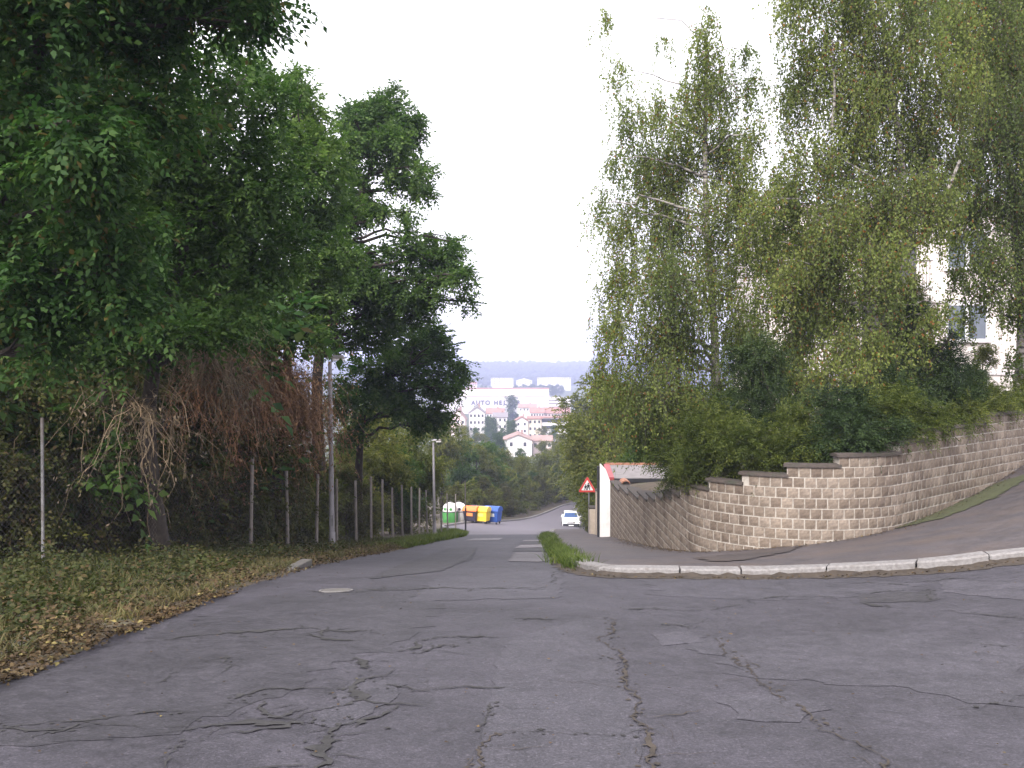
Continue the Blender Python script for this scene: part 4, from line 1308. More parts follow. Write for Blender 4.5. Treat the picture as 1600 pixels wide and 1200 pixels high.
def bed(px, back=.8):
    s_ = s_at_px(px)
    p, t, nn = wall_at(s_)
    zt = ztop(s_)
    q = p - nn * back
    return np.array([q[0], q[1], zt - .15])
conifer('feathery conifer shrub over the low end of the block wall', sh([(1035, 690, 46, .3), (1060, 720, 36), (1050, 650, 40, .8), (1048, 748, 16)]), 61, M['leaf_hedge'], bed(1050))
conifer('wide conifer shrub drooping over the wall where it begins to curve', sh([(1095, 700, 44), (1120, 725, 30), (1080, 735, 24), (1150, 700, 40), (1100, 660, 40, .8), (1175, 728, 22), (1130, 670, 34, .6), (1090, 750, 14, -.4)]), 62, M['leaf_hedge'], bed(1110))
conifer('light green conifer shrub over the front of the curved wall', sh([(1190, 700, 38), (1220, 715, 30), (1205, 735, 18, -.2), (1240, 695, 36), (1270, 700, 28), (1230, 665, 30, .6), (1180, 745, 14, -.3)]), 63, M['leaf_hedge'], bed(1230))
conifer('dense dark conifer shrub above the middle of the wall', sh([(1290, 680, 36), (1330, 680, 34), (1310, 650, 36, .6), (1365, 668, 34), (1350, 690, 20, -.2), (1290, 710, 16, -.2), (1340, 640, 30, .8), (1300, 620, 30, .9)]), 64, M['leaf_spruce'], bed(1330))
conifer('conifer shrub resting on the stepped coping right of the middle', sh([(1395, 660, 34), (1420, 665, 28), (1400, 690, 14, -.2), (1440, 645, 34), (1410, 625, 30, .6), (1460, 655, 22), (1375, 640, 28, .5)]), 65, M['leaf_hedge'], bed(1415))
conifer('spreading green shrub over the upper part of the wall', sh([(1490, 650, 28), (1515, 640, 26), (1530, 658, 12, -.2), (1545, 628, 26), (1575, 622, 22), (1600, 615, 22), (1560, 645, 12), (1630, 605, 24)]), 66, M['leaf_hedge'], bed(1540))
conifer('small dark spruce with pointed top at the right behind the wall', sh([(1490, 520, 10, 1), (1490, 545, 18, 1), (1485, 575, 26, 1), (1490, 605, 34, 1), (1525, 590, 12, 1), (1540, 585, 8, 1), (1510, 620, 24, 1)]), 67, M['leaf_spruce'], bed(1500, 1.8), name='small_spruce')
conifer('dark conifer standing behind the birch trunk', sh([(1180, 600, 40, 3), (1175, 545, 26, 3), (1180, 560, 36, 3), (1200, 640, 40, 2.5), (1150, 640, 40, 2.5)]), 68, M['leaf_spruce'], bed(1190, 3), name='dark_conifer')
conifer('shaggy conifer among the birch strands', sh([(1430, 500, 30, 3), (1430, 550, 40, 3), (1440, 600, 46, 2.5), (1400, 600, 36, 2)]), 69, M['leaf_spruce'], bed(1430, 3), name='dark_conifer')

# ------------------------------------------------------------------ fence: posts and wire
fence = thing('wire_fence', 'sagging chain link fence on weathered posts along the wood', 'fence', (-6, 30, 0))
FB = np.array([-6.0, 30.0, 0.0])
fp = [(-10.2, 9.5, 2.3), tuple(P(66, 690, 15.5)[:2]) + (2.45,)]
for px, d in [(391, 22.6), (450, 24.6), (494, 26.6), (526, 28.8), (557, 31.0), (580, 33.2), (598, 35.6), (614, 38.2), (629, 40.8), (643, 43.4), (655, 46.0), (668, 49.0), (690, 52.5), (700, 56), (712, 60.5)]:
    fp.append((float(P(px, 800, d)[0]), d, 2.2 + .12 * math.sin(px)))
rf = np.random.default_rng(5)
for i, (x, y, h) in enumerate(fp):
    b = on(x, y)
    lean = rf.normal(0, .025, 2)
    q = MB()
    if i == 1:
        q.tube([b - FB - [0, 0, .3], b - FB + [0, 0, h]], .026, 8)
    else:
        q.tube([b - FB - [0, 0, .3], b - FB + [lean[0], lean[1], h * .5], b - FB + [lean[0] * 2, lean[1] * 2, h]], [.048, .045, .042], 7)
    q.put('post', M['steel'] if i == 1 else M['post'], fence, smooth=True)
for (x0, y0, h0), (x1, y1, h1) in zip(fp[:-1], fp[1:]):
    a, b = on(x0, y0), on(x1, y1)
    Lb = float(np.linalg.norm(b - a))
    n = max(4, int(Lb / .11))
    Hh = 1.95
    vs, fs = [], []
    def pt(u, w):
        sag = .07 * math.sin(math.pi * np.clip(u / Lb, 0, 1)) * w / Hh
        q = a + (b - a) * np.clip(u / Lb, 0, 1) + np.array([.03, 0, w - sag])
        return q - FB
    for k in range(-int(Hh / .11) - 1, n + 1):
        for sg in (1, -1):
            u0, u1 = (k * .11, k * .11 + Hh) if sg > 0 else (Lb - k * .11, Lb - k * .11 - Hh)
            w0, w1 = 0.0, Hh
            for lim in (0, Lb):
                pass
            lo, hi = min(u0, u1), max(u0, u1)
            if hi <= 0 or lo >= Lb: continue
            def clipu(u): return min(max(u, 0), Lb)
            c0, c1 = clipu(u0), clipu(u1)
            ww0 = (c0 - u0) / (u1 - u0) * Hh; ww1 = (c1 - u0) / (u1 - u0) * Hh
            p, q = pt(c0, ww0), pt(c1, ww1)
            m0 = len(vs)
            t = .0022
            vs += [p + [0, 0, t], p - [0, 0, t], q - [0, 0, t], q + [0, 0, t]]
            fs.append((m0, m0 + 1, m0 + 2, m0 + 3))
    put('wire_mesh', mesh_np('wire_mesh', vs, fs, M['rust']), fence)

# ------------------------------------------------------------------ street furniture
def lamp_post(px, top, base_px, d, label):
    q = P(px, base_px, d)
    b = on(q[0], d)
    h = float(P(px, top, d)[2] - b[2])
    root = thing('street_lamp', label, 'street lamp', b, group='grey street lamps along the fence')
    x1 = float(P(px - 3.5 * (27 / d), top, d)[0] - b[0])
    MB().tube([[0, 0, -.3], [x1 * .25, 0, h * .25], [x1, 0, h - .05]], [.085, .075, .05], 12).put('pole', M['lamp_paint'], root, smooth=True)
    MB().lathe([(.12, 0), (.12, .06), (.095, .12), (.09, .5), (.08, .52)], 12).put('base_sleeve', M['lamp_paint'], root, smooth=True)
    MB().box(-.05, .05, .085, .095, .7, 1.0).put('service_door', M['steel'], root, loc=(x1 * .05, -.18, 0))
    MB().tube([[x1, 0, h - .12], [x1 + .08, 0, h + .0], [x1 + .3, 0, h + .06]], .025, 8).put('arm', M['lamp_paint'], root, smooth=True)
    hd = MB().box(x1 - .1, x1 + .42, -.1, .1, h + .03, h + .13, (.1, .05, .04, .04)).put('lamp_head', M['steel'], root, bevel=.02)
    MB().box(x1 + .08, x1 + .40, -.075, .075, h - .03, h + .03, (0, 0, 0, 0)).put('lens', M['white_sign'], hd, bevel=.015)
    return root
lamp_post(519, 562, 860, 27.0, 'tall grey street lamp nearer the camera, in front of the russet creeper')
lamp_post(679, 690, 838, 50.0, 'slim pale street lamp further down, just left of the recycling bins')
q = P(727.5, 833, 61.5); b = on(q[0], 61.5)
pole = thing('thin_pole', 'thin dark bare pole where the fence ends in front of the bins', 'pole', b)
hh = float(P(727, 752, 61.5)[2] - b[2])
MB().tube([[0, 0, -.3], [0, 0, hh * .45]], .055, 8).put('lower_tube', M['dark'], pole, smooth=True)
MB().tube([[0, 0, hh * .45], [-.03, 0, hh]], .032, 8).put('upper_tube', M['rust'], pole, smooth=True)
MB().lathe([(.036, 0), (.036, .04), (.01, .06)], 8, (-.03, 0, hh)).put('cap', M['dark'], pole)

# warning sign: two walking figures in a red bordered triangle
q = P(917.5, 836, 47.0)
b = on(q[0], 47.0, .12)
sign = thing('warning_sign', 'triangular red bordered warning sign with two black walking figures on a grey pole', 'road sign', b)
ztop = float(P(917, 744, 47.0)[2] - b[2])
MB().tube([[.08, 0, -.3], [.08, 0, ztop - .15]], .035, 10).put('pole', M['steel'], sign, smooth=True)
def rtri(side, r, cz, n=5):
    R = side / math.sqrt(3)
    pts = []
    for k in range(3):
        a0 = math.radians(90 + 120 * k)
        cx, czz = (R - 2 * r) * math.cos(a0), (R - 2 * r) * math.sin(a0)
        for j in range(n):
            a = a0 + math.radians(-60 + 120 * j / (n - 1))
            pts.append((cx + r * math.cos(a), cz + czz + r * math.sin(a)))
    return pts
TS = .90
tz = ztop - TS / math.sqrt(3)
plate = MB().prism(rtri(TS, .05, tz), -.045, -.03).put('border', M['red_sign'], sign)
MB().prism(rtri(TS * 1.03, .055, tz), -.030, -.018).put('backplate', M['steel'], sign)
MB().prism(rtri(TS * .66, .02, tz), -.049, -.0455).put('face', M['white_sign'], plate)
def figure(cx, s, mb):
    z = tz - .155
    def pr(poly): mb.prism([(cx + x * s, z + y * s) for x, y in poly], -.053, -.0495)
    pr([(.05 * math.cos(a), .40 + .05 * math.sin(a)) for a in np.linspace(0, 2 * math.pi, 11)[:-1]])
    pr([(-.055, .34), (.055, .34), (.075, .17), (-.075, .17)])
    pr([(-.07, .17), (-.005, .17), (-.05, 0), (-.10, .0)])
    pr([(.005, .17), (.07, .17), (.10, 0), (.05, 0)])
    pr([(.05, .33), (.075, .33), (.13, .19), (.10, .18)])
    pr([(-.05, .33), (-.075, .33), (-.12, .2), (-.09, .19)])
mb = MB(); figure(-.085, .62, mb); mb.put('pictogram', M['black'], plate)
mb = MB(); figure(.055, .80, mb); mb.put('pictogram', M['black'], plate)

# garage with the white end wall
gw = P(938, 725, 37.6)
GX0, GX1, GY0, GY1 = 3.42, 8.2, 37.3, 44.5
gz = float(H(3.6, 37.3))
gar = thing('garage', 'small white garage at the foot of the block wall with red metal roof edges', 'garage', (GX0, GY0, gz))
zl = float(P(938, 725, GY0)[2] - gz); zr_ = float(P(953, 752, GY0)[2] - gz)
fw = float(P(953.5, 780, GY0)[0]) - GX0
MB().prism([(0, -.2), (fw, -.2), (fw, zr_), (fw * .55, zl - .20), (.04, zl), (0, zl)], 0, .09).put('front_wall', M['white_wall'], gar)
zE = float(P(958, 747.5, GY0)[2] - gz); zR = float(P(948, 728, GY0 + 2.7)[2] - gz)
xr = float(P(947, 728, GY0 + 2.7)[0]) - GX0
plan = [(.02, .304), (4.9, .304), (5.2, 2.7), (xr + .02, 2.7)]
zt_ = [zE - .12, zE - .12, zR - .12, zR - .12]
MB().add([(x, y, -.4) for x, y in plan] + [(x, y, z) for (x, y), z in zip(plan, zt_)],
         [(3, 2, 1, 0), (4, 5, 6, 7), (0, 1, 5, 4), (1, 2, 6, 5), (2, 3, 7, 6), (3, 0, 4, 7)]).put('side_wall', M['beige_wall'], gar)
rp = [(fw - .02, .15, zE), (5.05, .15, zE), (5.35, 2.9, zR + .02), (xr, 2.9, zR + .02)]
MB().add([(x, y, z) for x, y, z in rp] + [(x, y, z - .09) for x, y, z in rp], [(0, 1, 2, 3), (7, 6, 5, 4), (0, 4, 5, 1), (1, 5, 6, 2), (2, 6, 7, 3), (3, 7, 4, 0)]).put('roof', M['roof_felt'], gar)
vp = [(fw - .12, .10, zE + .03), (fw + .16, .10, zE + .03), (xr + .16, 2.92, zR + .06), (xr - .08, 2.92, zR + .06)]
MB().add([(x, y, z) for x, y, z in vp] + [(x, y, z - (.26 if k < 2 else .2)) for k, (x, y, z) in enumerate(vp)], [(0, 1, 2, 3), (7, 6, 5, 4), (0, 4, 5, 1), (1, 5, 6, 2), (2, 6, 7, 3), (3, 7, 4, 0)]).put('verge_flashing', M['red_metal'], gar)
MB().box(xr, 5.4, 2.91, 3.05, zR - .04, zR + .10).put('ridge_flashing', M['tile'], gar)
MB().box(fw + .17, 5.1, .02, .14, zE - .16, zE - .02).put('gutter', M['dark'], gar)
MB().tube([[fw + .06, -.05, -.2], [fw + .06, -.05, zr_ - .1]], .035, 8).put('drainpipe', M['dark'], gar, smooth=True)
MB().box(-.09, -.003, .02, .25, -.2, zl - .1).put('downpipe', M['dark'], gar)
# gate pillar beyond it
b = on(3.86, 44.0, .1)
gp_ = thing('gate_pillar', 'beige rendered gate pillar left of the white garage', 'pillar', b)
MB().box(0, .42, 0, .42, -.2, 2.0).put('shaft', M['beige_wall'], gp_, bevel=.02)
MB().box(-.04, .46, -.04, .46, 2.002, 2.1, (.1, .1, .1, .1)).put('cap', M['coping'], gp_)
b = on(3.70, 45.2, .1)
gp2 = thing('low_wall', 'low beige wall stub beside the gate pillar', 'wall', b)
MB().box(0, .36, 0, 1.1, -.3, 1.15, (0, 0, .25, 0)).put('render', M['beige_wall'], gp2, bevel=.015)
MB().box(-.03, .39, .3, 1.15, 1.153, 1.22).put('coping', M['coping'], gp2)

# ------------------------------------------------------------------ recycling bins
def bin_mats(name, c, rough=.45): return simple(name, c, rough, .12, 5, bstr=.05)
BM = {'green': bin_mats('green_plastic', (.07, .27, .07)), 'white': bin_mats('white_plastic', (.72, .70, .70)), 'orange': bin_mats('orange_plastic', (.75, .20, .05)), 'yellow': bin_mats('yellow_plastic', (.80, .55, .05)), 'blue': bin_mats('blue_plastic', (.03, .09, .36)), 'dark': bin_mats('dark_plastic', (.035, .03, .05)), 'label_o': bin_mats('orange_label', (.7, .25, .08)), 'label_w': bin_mats('pale_label', (.62, .64, .68)), 'label_y': bin_mats('yellow_label', (.85, .66, .16))}
def wheelie(px, d, body, lid, label, lab, rz=-.42, sc=1.0):
    q = P(px, 815, d); b = on(q[0], d, .02)
    root = thing('recycling_bin', label, 'recycling bin', b, rz, 'row of recycling containers at the kerb')
    w, dp = .62 * sc, .48 * sc
    MB().box(-w * .86, w * .86, -dp * .8, dp * .8, .2, 1.08 * sc, (-w * .14, -w * .14, -dp * .2, -dp * .2)).put('body', BM[body], root, bevel=.05)
    n = 9
    arc = [(dp * 1.06 * math.cos(a), 1.1 * sc + .34 * sc * math.sin(a)) for a in np.linspace(0, math.pi, n)]
    ld = MB().prism(arc + [(-dp * 1.06, 1.06 * sc), (dp * 1.06, 1.06 * sc)], -w * 1.06, w * 1.06, 'x').put('lid', BM[lid], root, bevel=.02)
    MB().box(-w * 1.1, w * 1.1, -dp * 1.12, -dp * 1.07, 1.04 * sc, 1.12 * sc).put('lid_rim', BM[lid], ld, bevel=.015)
    if lab: MB().box(-w * .5, w * .5, -.015, 0, -.14, .14).put('label', BM[lab], root, loc=(0, -dp * .94, .76 * sc), rot=(.11, 0, 0))
    for sx in (-1, 1):
        MB().tube([[sx * w * 1.08, 0, .98 * sc], [sx * (w * 1.08 + .08), 0, .98 * sc]], .03, 8).put('trunnion', M['steel'], root)
        for sy in (-1, 1):
            wh = MB().tube([[sx * w * .7 - .03, sy * dp * .65, .09], [sx * w * .7 + .03, sy * dp * .65, .09]], .10, 12).put('wheel', M['tyre'], root)
            MB().box(sx * w * .7 - .045, sx * w * .7 + .045, sy * dp * .65 - .03, sy * dp * .65 + .03, .1, .21).put('caster', M['steel'], wh)
    return root
def bell(px, d, c, label, low, hole):
    q = P(px, 820, d); b = on(q[0], d, .02)
    root = thing('bottle_bank', label, 'bottle bank', b, -.35, 'row of recycling containers at the kerb')
    pr = [(.58, 0), (.62, .1), (.66, .75), (.655, .95)]
    MB().lathe(pr, 20).put('body', BM[low], root, smooth=True)
    MB().lathe([(.64, .953), (.64, 1.15), (.58, 1.38), (.44, 1.56), (.22, 1.66), (.06, 1.69)], 20).put('dome', BM[c], root, smooth=True)
    MB().lathe([(.672, .92), (.672, .98)], 20).put('band', BM['dark'], root, smooth=True)
    for a in (-1.9, -1.1, 1.4):
        MB().tube([[.56 * math.cos(a), .56 * math.sin(a), 1.2], [.67 * math.cos(a), .67 * math.sin(a), 1.2]], .12, 12).put('opening', BM[hole], root)
    MB().tube([[-.12, 0, 1.66], [-.12, 0, 1.78], [.12, 0, 1.78], [.12, 0, 1.66]], .02, 6).put('lifting_eye', M['steel'], root)
    MB().box(-.22, .22, -.69, -.665, .3, .7).put('label', BM['label_w' if low == 'white' else 'green'], root)
    return root
bell(703.5, 80, 'white', 'green and white bottle bank, leftmost container, seen through the fence end', 'green', 'green')
bell(717, 81, 'white', 'all white bottle bank between the green one and the orange lidded bin', 'white', 'dark')
wheelie(737, 80, 'dark', 'orange', 'dark recycling bin with orange lid and orange label', 'label_o', sc=.98)
wheelie(753.5, 80, 'yellow', 'yellow', 'yellow recycling bin between the orange lidded and the blue one', 'label_y', sc=.98)
wheelie(770.5, 81, 'blue', 'blue', 'blue recycling bin with pale label at the right end of the row', 'label_w', sc=1.05)
wheelie(748, 82.6, 'dark', 'dark', 'dark green lidded bin peeping out behind the yellow one', None, sc=1.0)
# kerb along the far side of the bend
kv, kfc = [], []
ys = np.arange(64, 172, 2.0)
for y in ys:
    x = float(Ledge(y)); z = float(H(x, y))
    for dx, dz in ((.12, -.05), (.10, .13), (-.16, .14), (-.18, -.05)):
        kv.append((x + dx, y, z + dz))
for j in range(len(ys) - 1):
    for c in range(3):
        a = j * 4 + c
        kfc.append((a, a + 1, a + 5, a + 4))
put('far_kerb', mesh_np('far_kerb', kv, kfc, M['kerb']), road)

# ------------------------------------------------------------------ the parked white car, front towards us
q = P(888.5, 828, 94); b = on(q[0] + .25, 95.0)
car = thing('parked_car', 'white car parked at the right kerb below the garage, seen end on', 'car', b, math.radians(-2))
carp = M['car'] = simple('car_paint', (.80, .79, .81), .25, .02, 2, bstr=0)
carg = M['glass'] = simple('car_glass', (.06, .10, .22), .08, .1, 2, bstr=0)
# profile along y (front at -2.1) and z
bodyp = [(-2.08, .34), (-2.12, .55), (-2.02, .74), (-1.75, .84), (-1.0, .95), (-.9, .97), (1.35, 1.0), (1.95, .92), (2.1, .75), (2.1, .4), (1.9, .28), (-1.95, .26)]
def loft(profile, w0, w1, zc):
    """side profile pulled to both sides, drawn in towards the top"""
    mb = MB()
    n = len(profile)
    rows = []
    for sx, inset in ((-1, 1.0), (-1, .92), (1, .92), (1, 1.0)):
        pass
    vs = []
    for x, k in ((-w0, 0), (-w0 * .93, 1), (w0 * .93, 1), (w0, 0)):
        for y, z in profile:
            yy = y * (1.0 if k else .975)
            zz = zc + (z - zc) * (1.0 if k else .86)
            vs.append((x, yy, zz))
    fs = [tuple(range(n - 1, -1, -1)), tuple(range(3 * n, 4 * n))]
    for j in range(3):
        for i in range(n):
            a, b2 = j * n + i, j * n + (i + 1) % n
            fs.append((a, a + n, b2 + n, b2))
    return mb.add(vs, fs)
loft(bodyp, .86, .8, .6).put('body', carp, car, smooth=True, bevel=.02)
cab = [(-1.0, .96), (-.35, 1.38), (-.1, 1.43), (.75, 1.43), (1.05, 1.36), (1.6, .98)]
mb = MB()
vs = [(s_ * (.78 - .17 * (z - .95) / .48), y, z) for s_ in (-1, 1) for y, z in cab]
n = len(cab)
mb.add(vs, [tuple(range(n)), tuple(range(2 * n - 1, n - 1, -1))] + [(i, i + n, (i + 1) % n + n, (i + 1) % n) for i in range(n)])
mb.put('cabin', carp, car, bevel=.03, smooth=True)
def pane(name, pts): MB().add(pts + [(x, y + .012, z - .012) for x, y, z in pts], [(0, 1, 2, 3), (7, 6, 5, 4), (0, 4, 5, 1), (1, 5, 6, 2), (2, 6, 7, 3), (3, 7, 4, 0)]).put(name, carg, car)
pane('windscreen', [(-.69, -.96, 1.01), (.69, -.96, 1.01), (.56, -.40, 1.365), (-.56, -.40, 1.365)])
pane('rear_window', [(.66, 1.58, 1.02), (-.66, 1.58, 1.02), (-.55, 1.10, 1.35), (.55, 1.10, 1.35)])
for sx in (-1, 1):
    MB().add([(sx * .765, -.75, 1.02), (sx * .765, .2, 1.02), (sx * .655, .2, 1.36), (sx * .665, -.25, 1.35)], [(0, 1, 2, 3) if sx < 0 else (3, 2, 1, 0)]).put('side_window', carg, car)
    MB().add([(sx * .765, .28, 1.02), (sx * .765, 1.3, 1.02), (sx * .675, .98, 1.32), (sx * .655, .28, 1.36)], [(0, 1, 2, 3) if sx < 0 else (3, 2, 1, 0)]).put('side_window', carg, car)
    MB().box(sx * .62 - .17, sx * .62 + .17, -2.09, -2.0, .60, .74).put('headlight', M['white_sign'], car, bevel=.03)
    mr = MB().box(sx * .88 - .08, sx * .88 + .08, -.72, -.6, .98, 1.1).put('mirror', carp, car, bevel=.03)
    for yy in (-1.3, 1.3):
        wh = MB().tube([[sx * .70, yy, .3], [sx * .875, yy, .3]], .31, 18).put('wheel', M['tyre'], car)
        MB().tube([[sx * .87, yy, .3], [sx * .885, yy, .3]], .19, 14).put('rim', M['steel'], wh)
MB().box(-.80, .80, -2.17, -2.0, .20, .56).put('bumper', M['dark'], car, bevel=.04)
MB().box(-.24, .24, -2.185, -2.172, .34, .43).put('number_plate', M['white_sign'], car)
MB().box(-.4, .4, -2.13, -2.05, .6, .68).put('grille', M['dark'], car, bevel=.015)

# ------------------------------------------------------------------ the town in the valley
M['town_white'] = simple('town_white', (.66, .62, .64), .85, .06, .3, bstr=0)
M['town_cream'] = simple('town_cream', (.55, .47, .38), .85, .08, .3, bstr=0)
M['town_pink'] = simple('town_pink', (.62, .50, .49), .85, .08, .3, bstr=0)
M['roof_red'] = simple('red_roof', (.32, .17, .15), .85, .2, .4, bstr=0)
M['roof_brown'] = simple('brown_roof', (.30, .20, .18), .85, .2, .4, bstr=0)
M['roof_grey'] = simple('grey_roof', (.22, .20, .22), .85, .2, .4, bstr=0)
M['lettering'] = simple('lettering', (.05, .04, .10), .6, .1, 1, bstr=0)
M['window'] = simple('dark_window', (.05, .05, .06), .2, .2, .5, bstr=0)
M['pane'] = simple('window_pane', (.13, .15, .19), .12, .2, .5, bstr=0)

def house(name, label, cat, px0, px1, eave, ridge, d, depth, wall_m, roof_m, gable='front', rows=2, cols=4, win=(.9, 1.2), rot=0.0, group='houses in the valley', chimney=True, roofover=.5):
    a, b = P(px0, eave, d), P(px1, eave, d)
    w = b[0] - a[0]
    cx = (a[0] + b[0]) / 2
    zg = min(float(H(cx, d)), float(H(cx, d + depth))) - 1.0
    root = thing(name, label, cat, (cx, d, zg), rot, group)
    h = float(a[2]) - zg
    hr = float(P(px0, ridge, d)[2]) - zg
    o = roofover
    hw = w / 2
    t = .35
    if hr - h < .4:
        MB().box(-hw, hw, 0, depth, 0, h).put('wall', wall_m, root)
        MB().box(-hw - o, hw + o, -o, depth + o, h + .003, h + max(.35, hr - h)).put('roof', roof_m, root)
        rf_ = None
    elif gable == 'front':
        MB().prism([(-hw, 0), (hw, 0), (hw, h), (0, hr), (-hw, h)], 0, depth).put('wall', wall_m, root)
        sl_ = (hr - h) / hw
        rf_ = MB().prism([(-hw - o, h - o * sl_ + .02), (0, hr + .02), (hw + o, h - o * sl_ + .02), (hw + o, h - o * sl_ + t), (0, hr + t), (-hw - o, h - o * sl_ + t)], -o, depth + o).put('roof', roof_m, root)
    else:
        MB().prism([(0, 0), (depth, 0), (depth, h), (depth / 2, hr), (0, h)], -hw, hw, 'x').put('wall', wall_m, root)
        sl_ = (hr - h) / (depth / 2)
        rf_ = MB().prism([(-o, h - o * sl_ + .02), (depth / 2, hr + .02), (depth + o, h - o * sl_ + .02), (depth + o, h - o * sl_ + t), (depth / 2, hr + t), (-o, h - o * sl_ + t)], -hw - o, hw + o, 'x').put('roof', roof_m, root)
    if chimney and rf_ is not None:
        x = hw * .3
        MB().box(x - .35, x + .35, depth * .45, depth * .55, hr - 1.0, hr + 1.2).put('chimney', M['roof_brown'], rf_)
    for r in range(rows):
        for c in range(cols):
            x = -hw + w * (c + .5) / cols
            z = h - 1.9 - r * 3.0
            if z < 1: continue
            f_ = MB().box(x - win[0] / 2 - .1, x + win[0] / 2 + .1, -.06, .05, z - .1, z + win[1] + .1).put('window', M['town_white'], root)
            MB().box(x - win[0] / 2, x + win[0] / 2, -.09, -.062, z, z + win[1]).put('pane', M['window'], f_)
    return root

house('house', 'white gabled house with two small dark windows, nearest of the valley houses', 'house', 788, 831, 688, 679.5, 300, 14, M['town_white'], M['roof_brown'], 'front', 1, 2, (.95, 1.3))
house('house', 'long pinkish roofed wing beside the white gabled house', 'house', 833, 862, 689, 683, 306, 8, M['town_pink'], M['roof_brown'], 'side', 1, 4, chimney=False)
house('house', 'white block with a wide roof left of the two dark trees', 'house', 733, 757, 645, 637, 430, 12, M['town_white'], M['roof_grey'], 'front', 3, 4)
house('house', 'narrow pinkish gabled house next to the left tree edge', 'house', 704, 727, 655, 640, 410, 12, M['town_pink'], M['roof_brown'], 'front', 3, 3)
house('house', 'white house with a plain front between the two dark valley trees', 'house', 771, 792, 652, 646, 440, 10, M['town_white'], M['roof_grey'], 'side', 3, 3)
house('house', 'white gabled part of the wide terrace right of the trees', 'house', 805, 825, 658, 652, 420, 12, M['town_white'], M['roof_red'], 'front', 2, 2)
house('house', 'cream middle part of the terrace with a red roof line', 'house', 825.3, 846, 654.5, 652, 421, 12, M['town_cream'], M['roof_red'], 'side', 3, 3, chimney=False)
house('apartment_house', 'white flat house with a dark row of top windows, right of the cream terrace', 'house', 846.3, 886, 653, 652.7, 422, 12, M['town_white'], M['roof_red'], 'front', 2, 9, (1.3, 1.5))
house('house', 'house with a bright red roof under the big lettering', 'house', 760, 787, 646, 639, 540, 12, M['town_white'], M['roof_red'], 'side', 2, 6)
house('house', 'long house with a dark red roof right of the lettering', 'house', 829, 850, 645, 638.5, 540, 12, M['town_white'], M['roof_red'], 'side', 2, 5)
house('house', 'red roofed house at the far right of the gap between the trees', 'house', 851, 890, 645.5, 638, 545, 12, M['town_pink'], M['roof_red'], 'side', 2, 8)
house('house', 'small house with a purplish roof below the end of the lettering', 'house', 811, 838, 637, 632, 620, 10, M['town_white'], M['roof_brown'], 'side', 1, 5)
house('house', 'low white house in front of the hall under the tall trees', 'house', 738, 752, 640, 633, 560, 10, M['town_white'], M['roof_grey'], 'front', 1, 2)
house('apartment_block', 'white apartment block on the slope above the hall, left one', 'apartment block', 767, 802, 591, 590.6, 1350, 14, M['town_white'], M['town_white'], 'front', 3, 9, (1.6, 1.5), group='white blocks on the far slope', chimney=False)
house('apartment_block', 'smaller white block right of the left apartment block on the slope', 'apartment block', 807, 831, 595, 591.5, 1380, 14, M['town_white'], M['town_white'], 'front', 2, 6, (1.6, 1.5), group='white blocks on the far slope', chimney=False)
house('apartment_block', 'long white apartment block on the slope at the right', 'apartment block', 840, 892, 590.5, 590, 1340, 14, M['town_white'], M['town_white'], 'front', 3, 14, (1.6, 1.5), group='white blocks on the far slope', chimney=False)
house('house', 'small red roofed house on the far slope at the left tree edge', 'house', 731, 745, 600, 597, 1150, 12, M['town_pink'], M['roof_red'], 'side', 1, 4, group='white blocks on the far slope')
house('house', 'pale villa half way up the wooded hill, left one', 'house', 753, 760, 582, 580.5, 2050, 12, M['town_white'], M['roof_brown'], 'side', 1, 3, group='villas on the wooded hill')
house('house', 'pinkish villa in the middle of the wooded hill', 'house', 797, 806, 574, 572, 2260, 12, M['town_pink'], M['roof_red'], 'side', 1, 3, group='villas on the wooded hill')
house('house', 'pinkish villa high on the wooded hill at the right', 'house', 812, 820, 570, 568.5, 2400, 12, M['town_pink'], M['roof_red'], 'side', 1, 3, group='villas on the wooded hill')

# the long white hall with its sign lettering
d = 800.0
a, b = P(690, 606, d), P(858, 606, d)
zg = float(H(0, d)) - 2
hall = thing('car_hall', 'very long white hall with big letters AUTO HELLER on its front', 'hall', ((a[0] + b[0]) / 2, d, zg))
hx0, hx1 = a[0] - (a[0] + b[0]) / 2, b[0] - (a[0] + b[0]) / 2
def hz_(y): return float(P(800, y, d)[2]) - zg
M['hall_white'] = simple('hall_white', (.52, .49, .51), .85, .06, .3, bstr=0)
MB().box(hx0, hx1, 0, 26, 0, hz_(619.5)).put('wall', M['hall_white'], hall)
MB().box(hx0, hx1, 4, 26, hz_(619.5) + .003, hz_(608)).put('upper_wall', M['town_white'], hall)
MB().box(hx0 - .4, hx1 + .4, -.5, 3.9, hz_(619.5) + .004, hz_(618.3)).put('eaves_band', M['town_pink'], hall)
MB().box(hx0 - .4, hx1 + .4, 3.6, 26.4, hz_(608) + .003, hz_(606.6)).put('roof', M['roof_red'], hall)
right = house('office_block', 'white office block with dark ribbon windows at the right end of the hall', 'office block', 856.5, 892, 622, 621.5, 780, 18, M['town_white'], M['town_white'], 'front', 0, 0, chimney=False)
ow = float(P(892, 622, 780)[0] - P(856.5, 622, 780)[0]) / 2
oz = float(right.location.z)
for y0, y1 in ((624.5, 626.2), (629.5, 631.2), (635, 636.6), (640, 641.5)):
    f_ = MB().box(-ow + .4, ow - 6, -.08, .06, float(P(860, y1, 780)[2]) - oz, float(P(860, y0, 780)[2]) - oz).put('window', M['roof_brown'], right)
    MB().box(-ow + .6, ow - 6.2, -.12, -.082, float(P(860, y1, 780)[2]) - oz + .2, float(P(860, y0, 780)[2]) - oz - .2).put('pane', M['window'], f_)
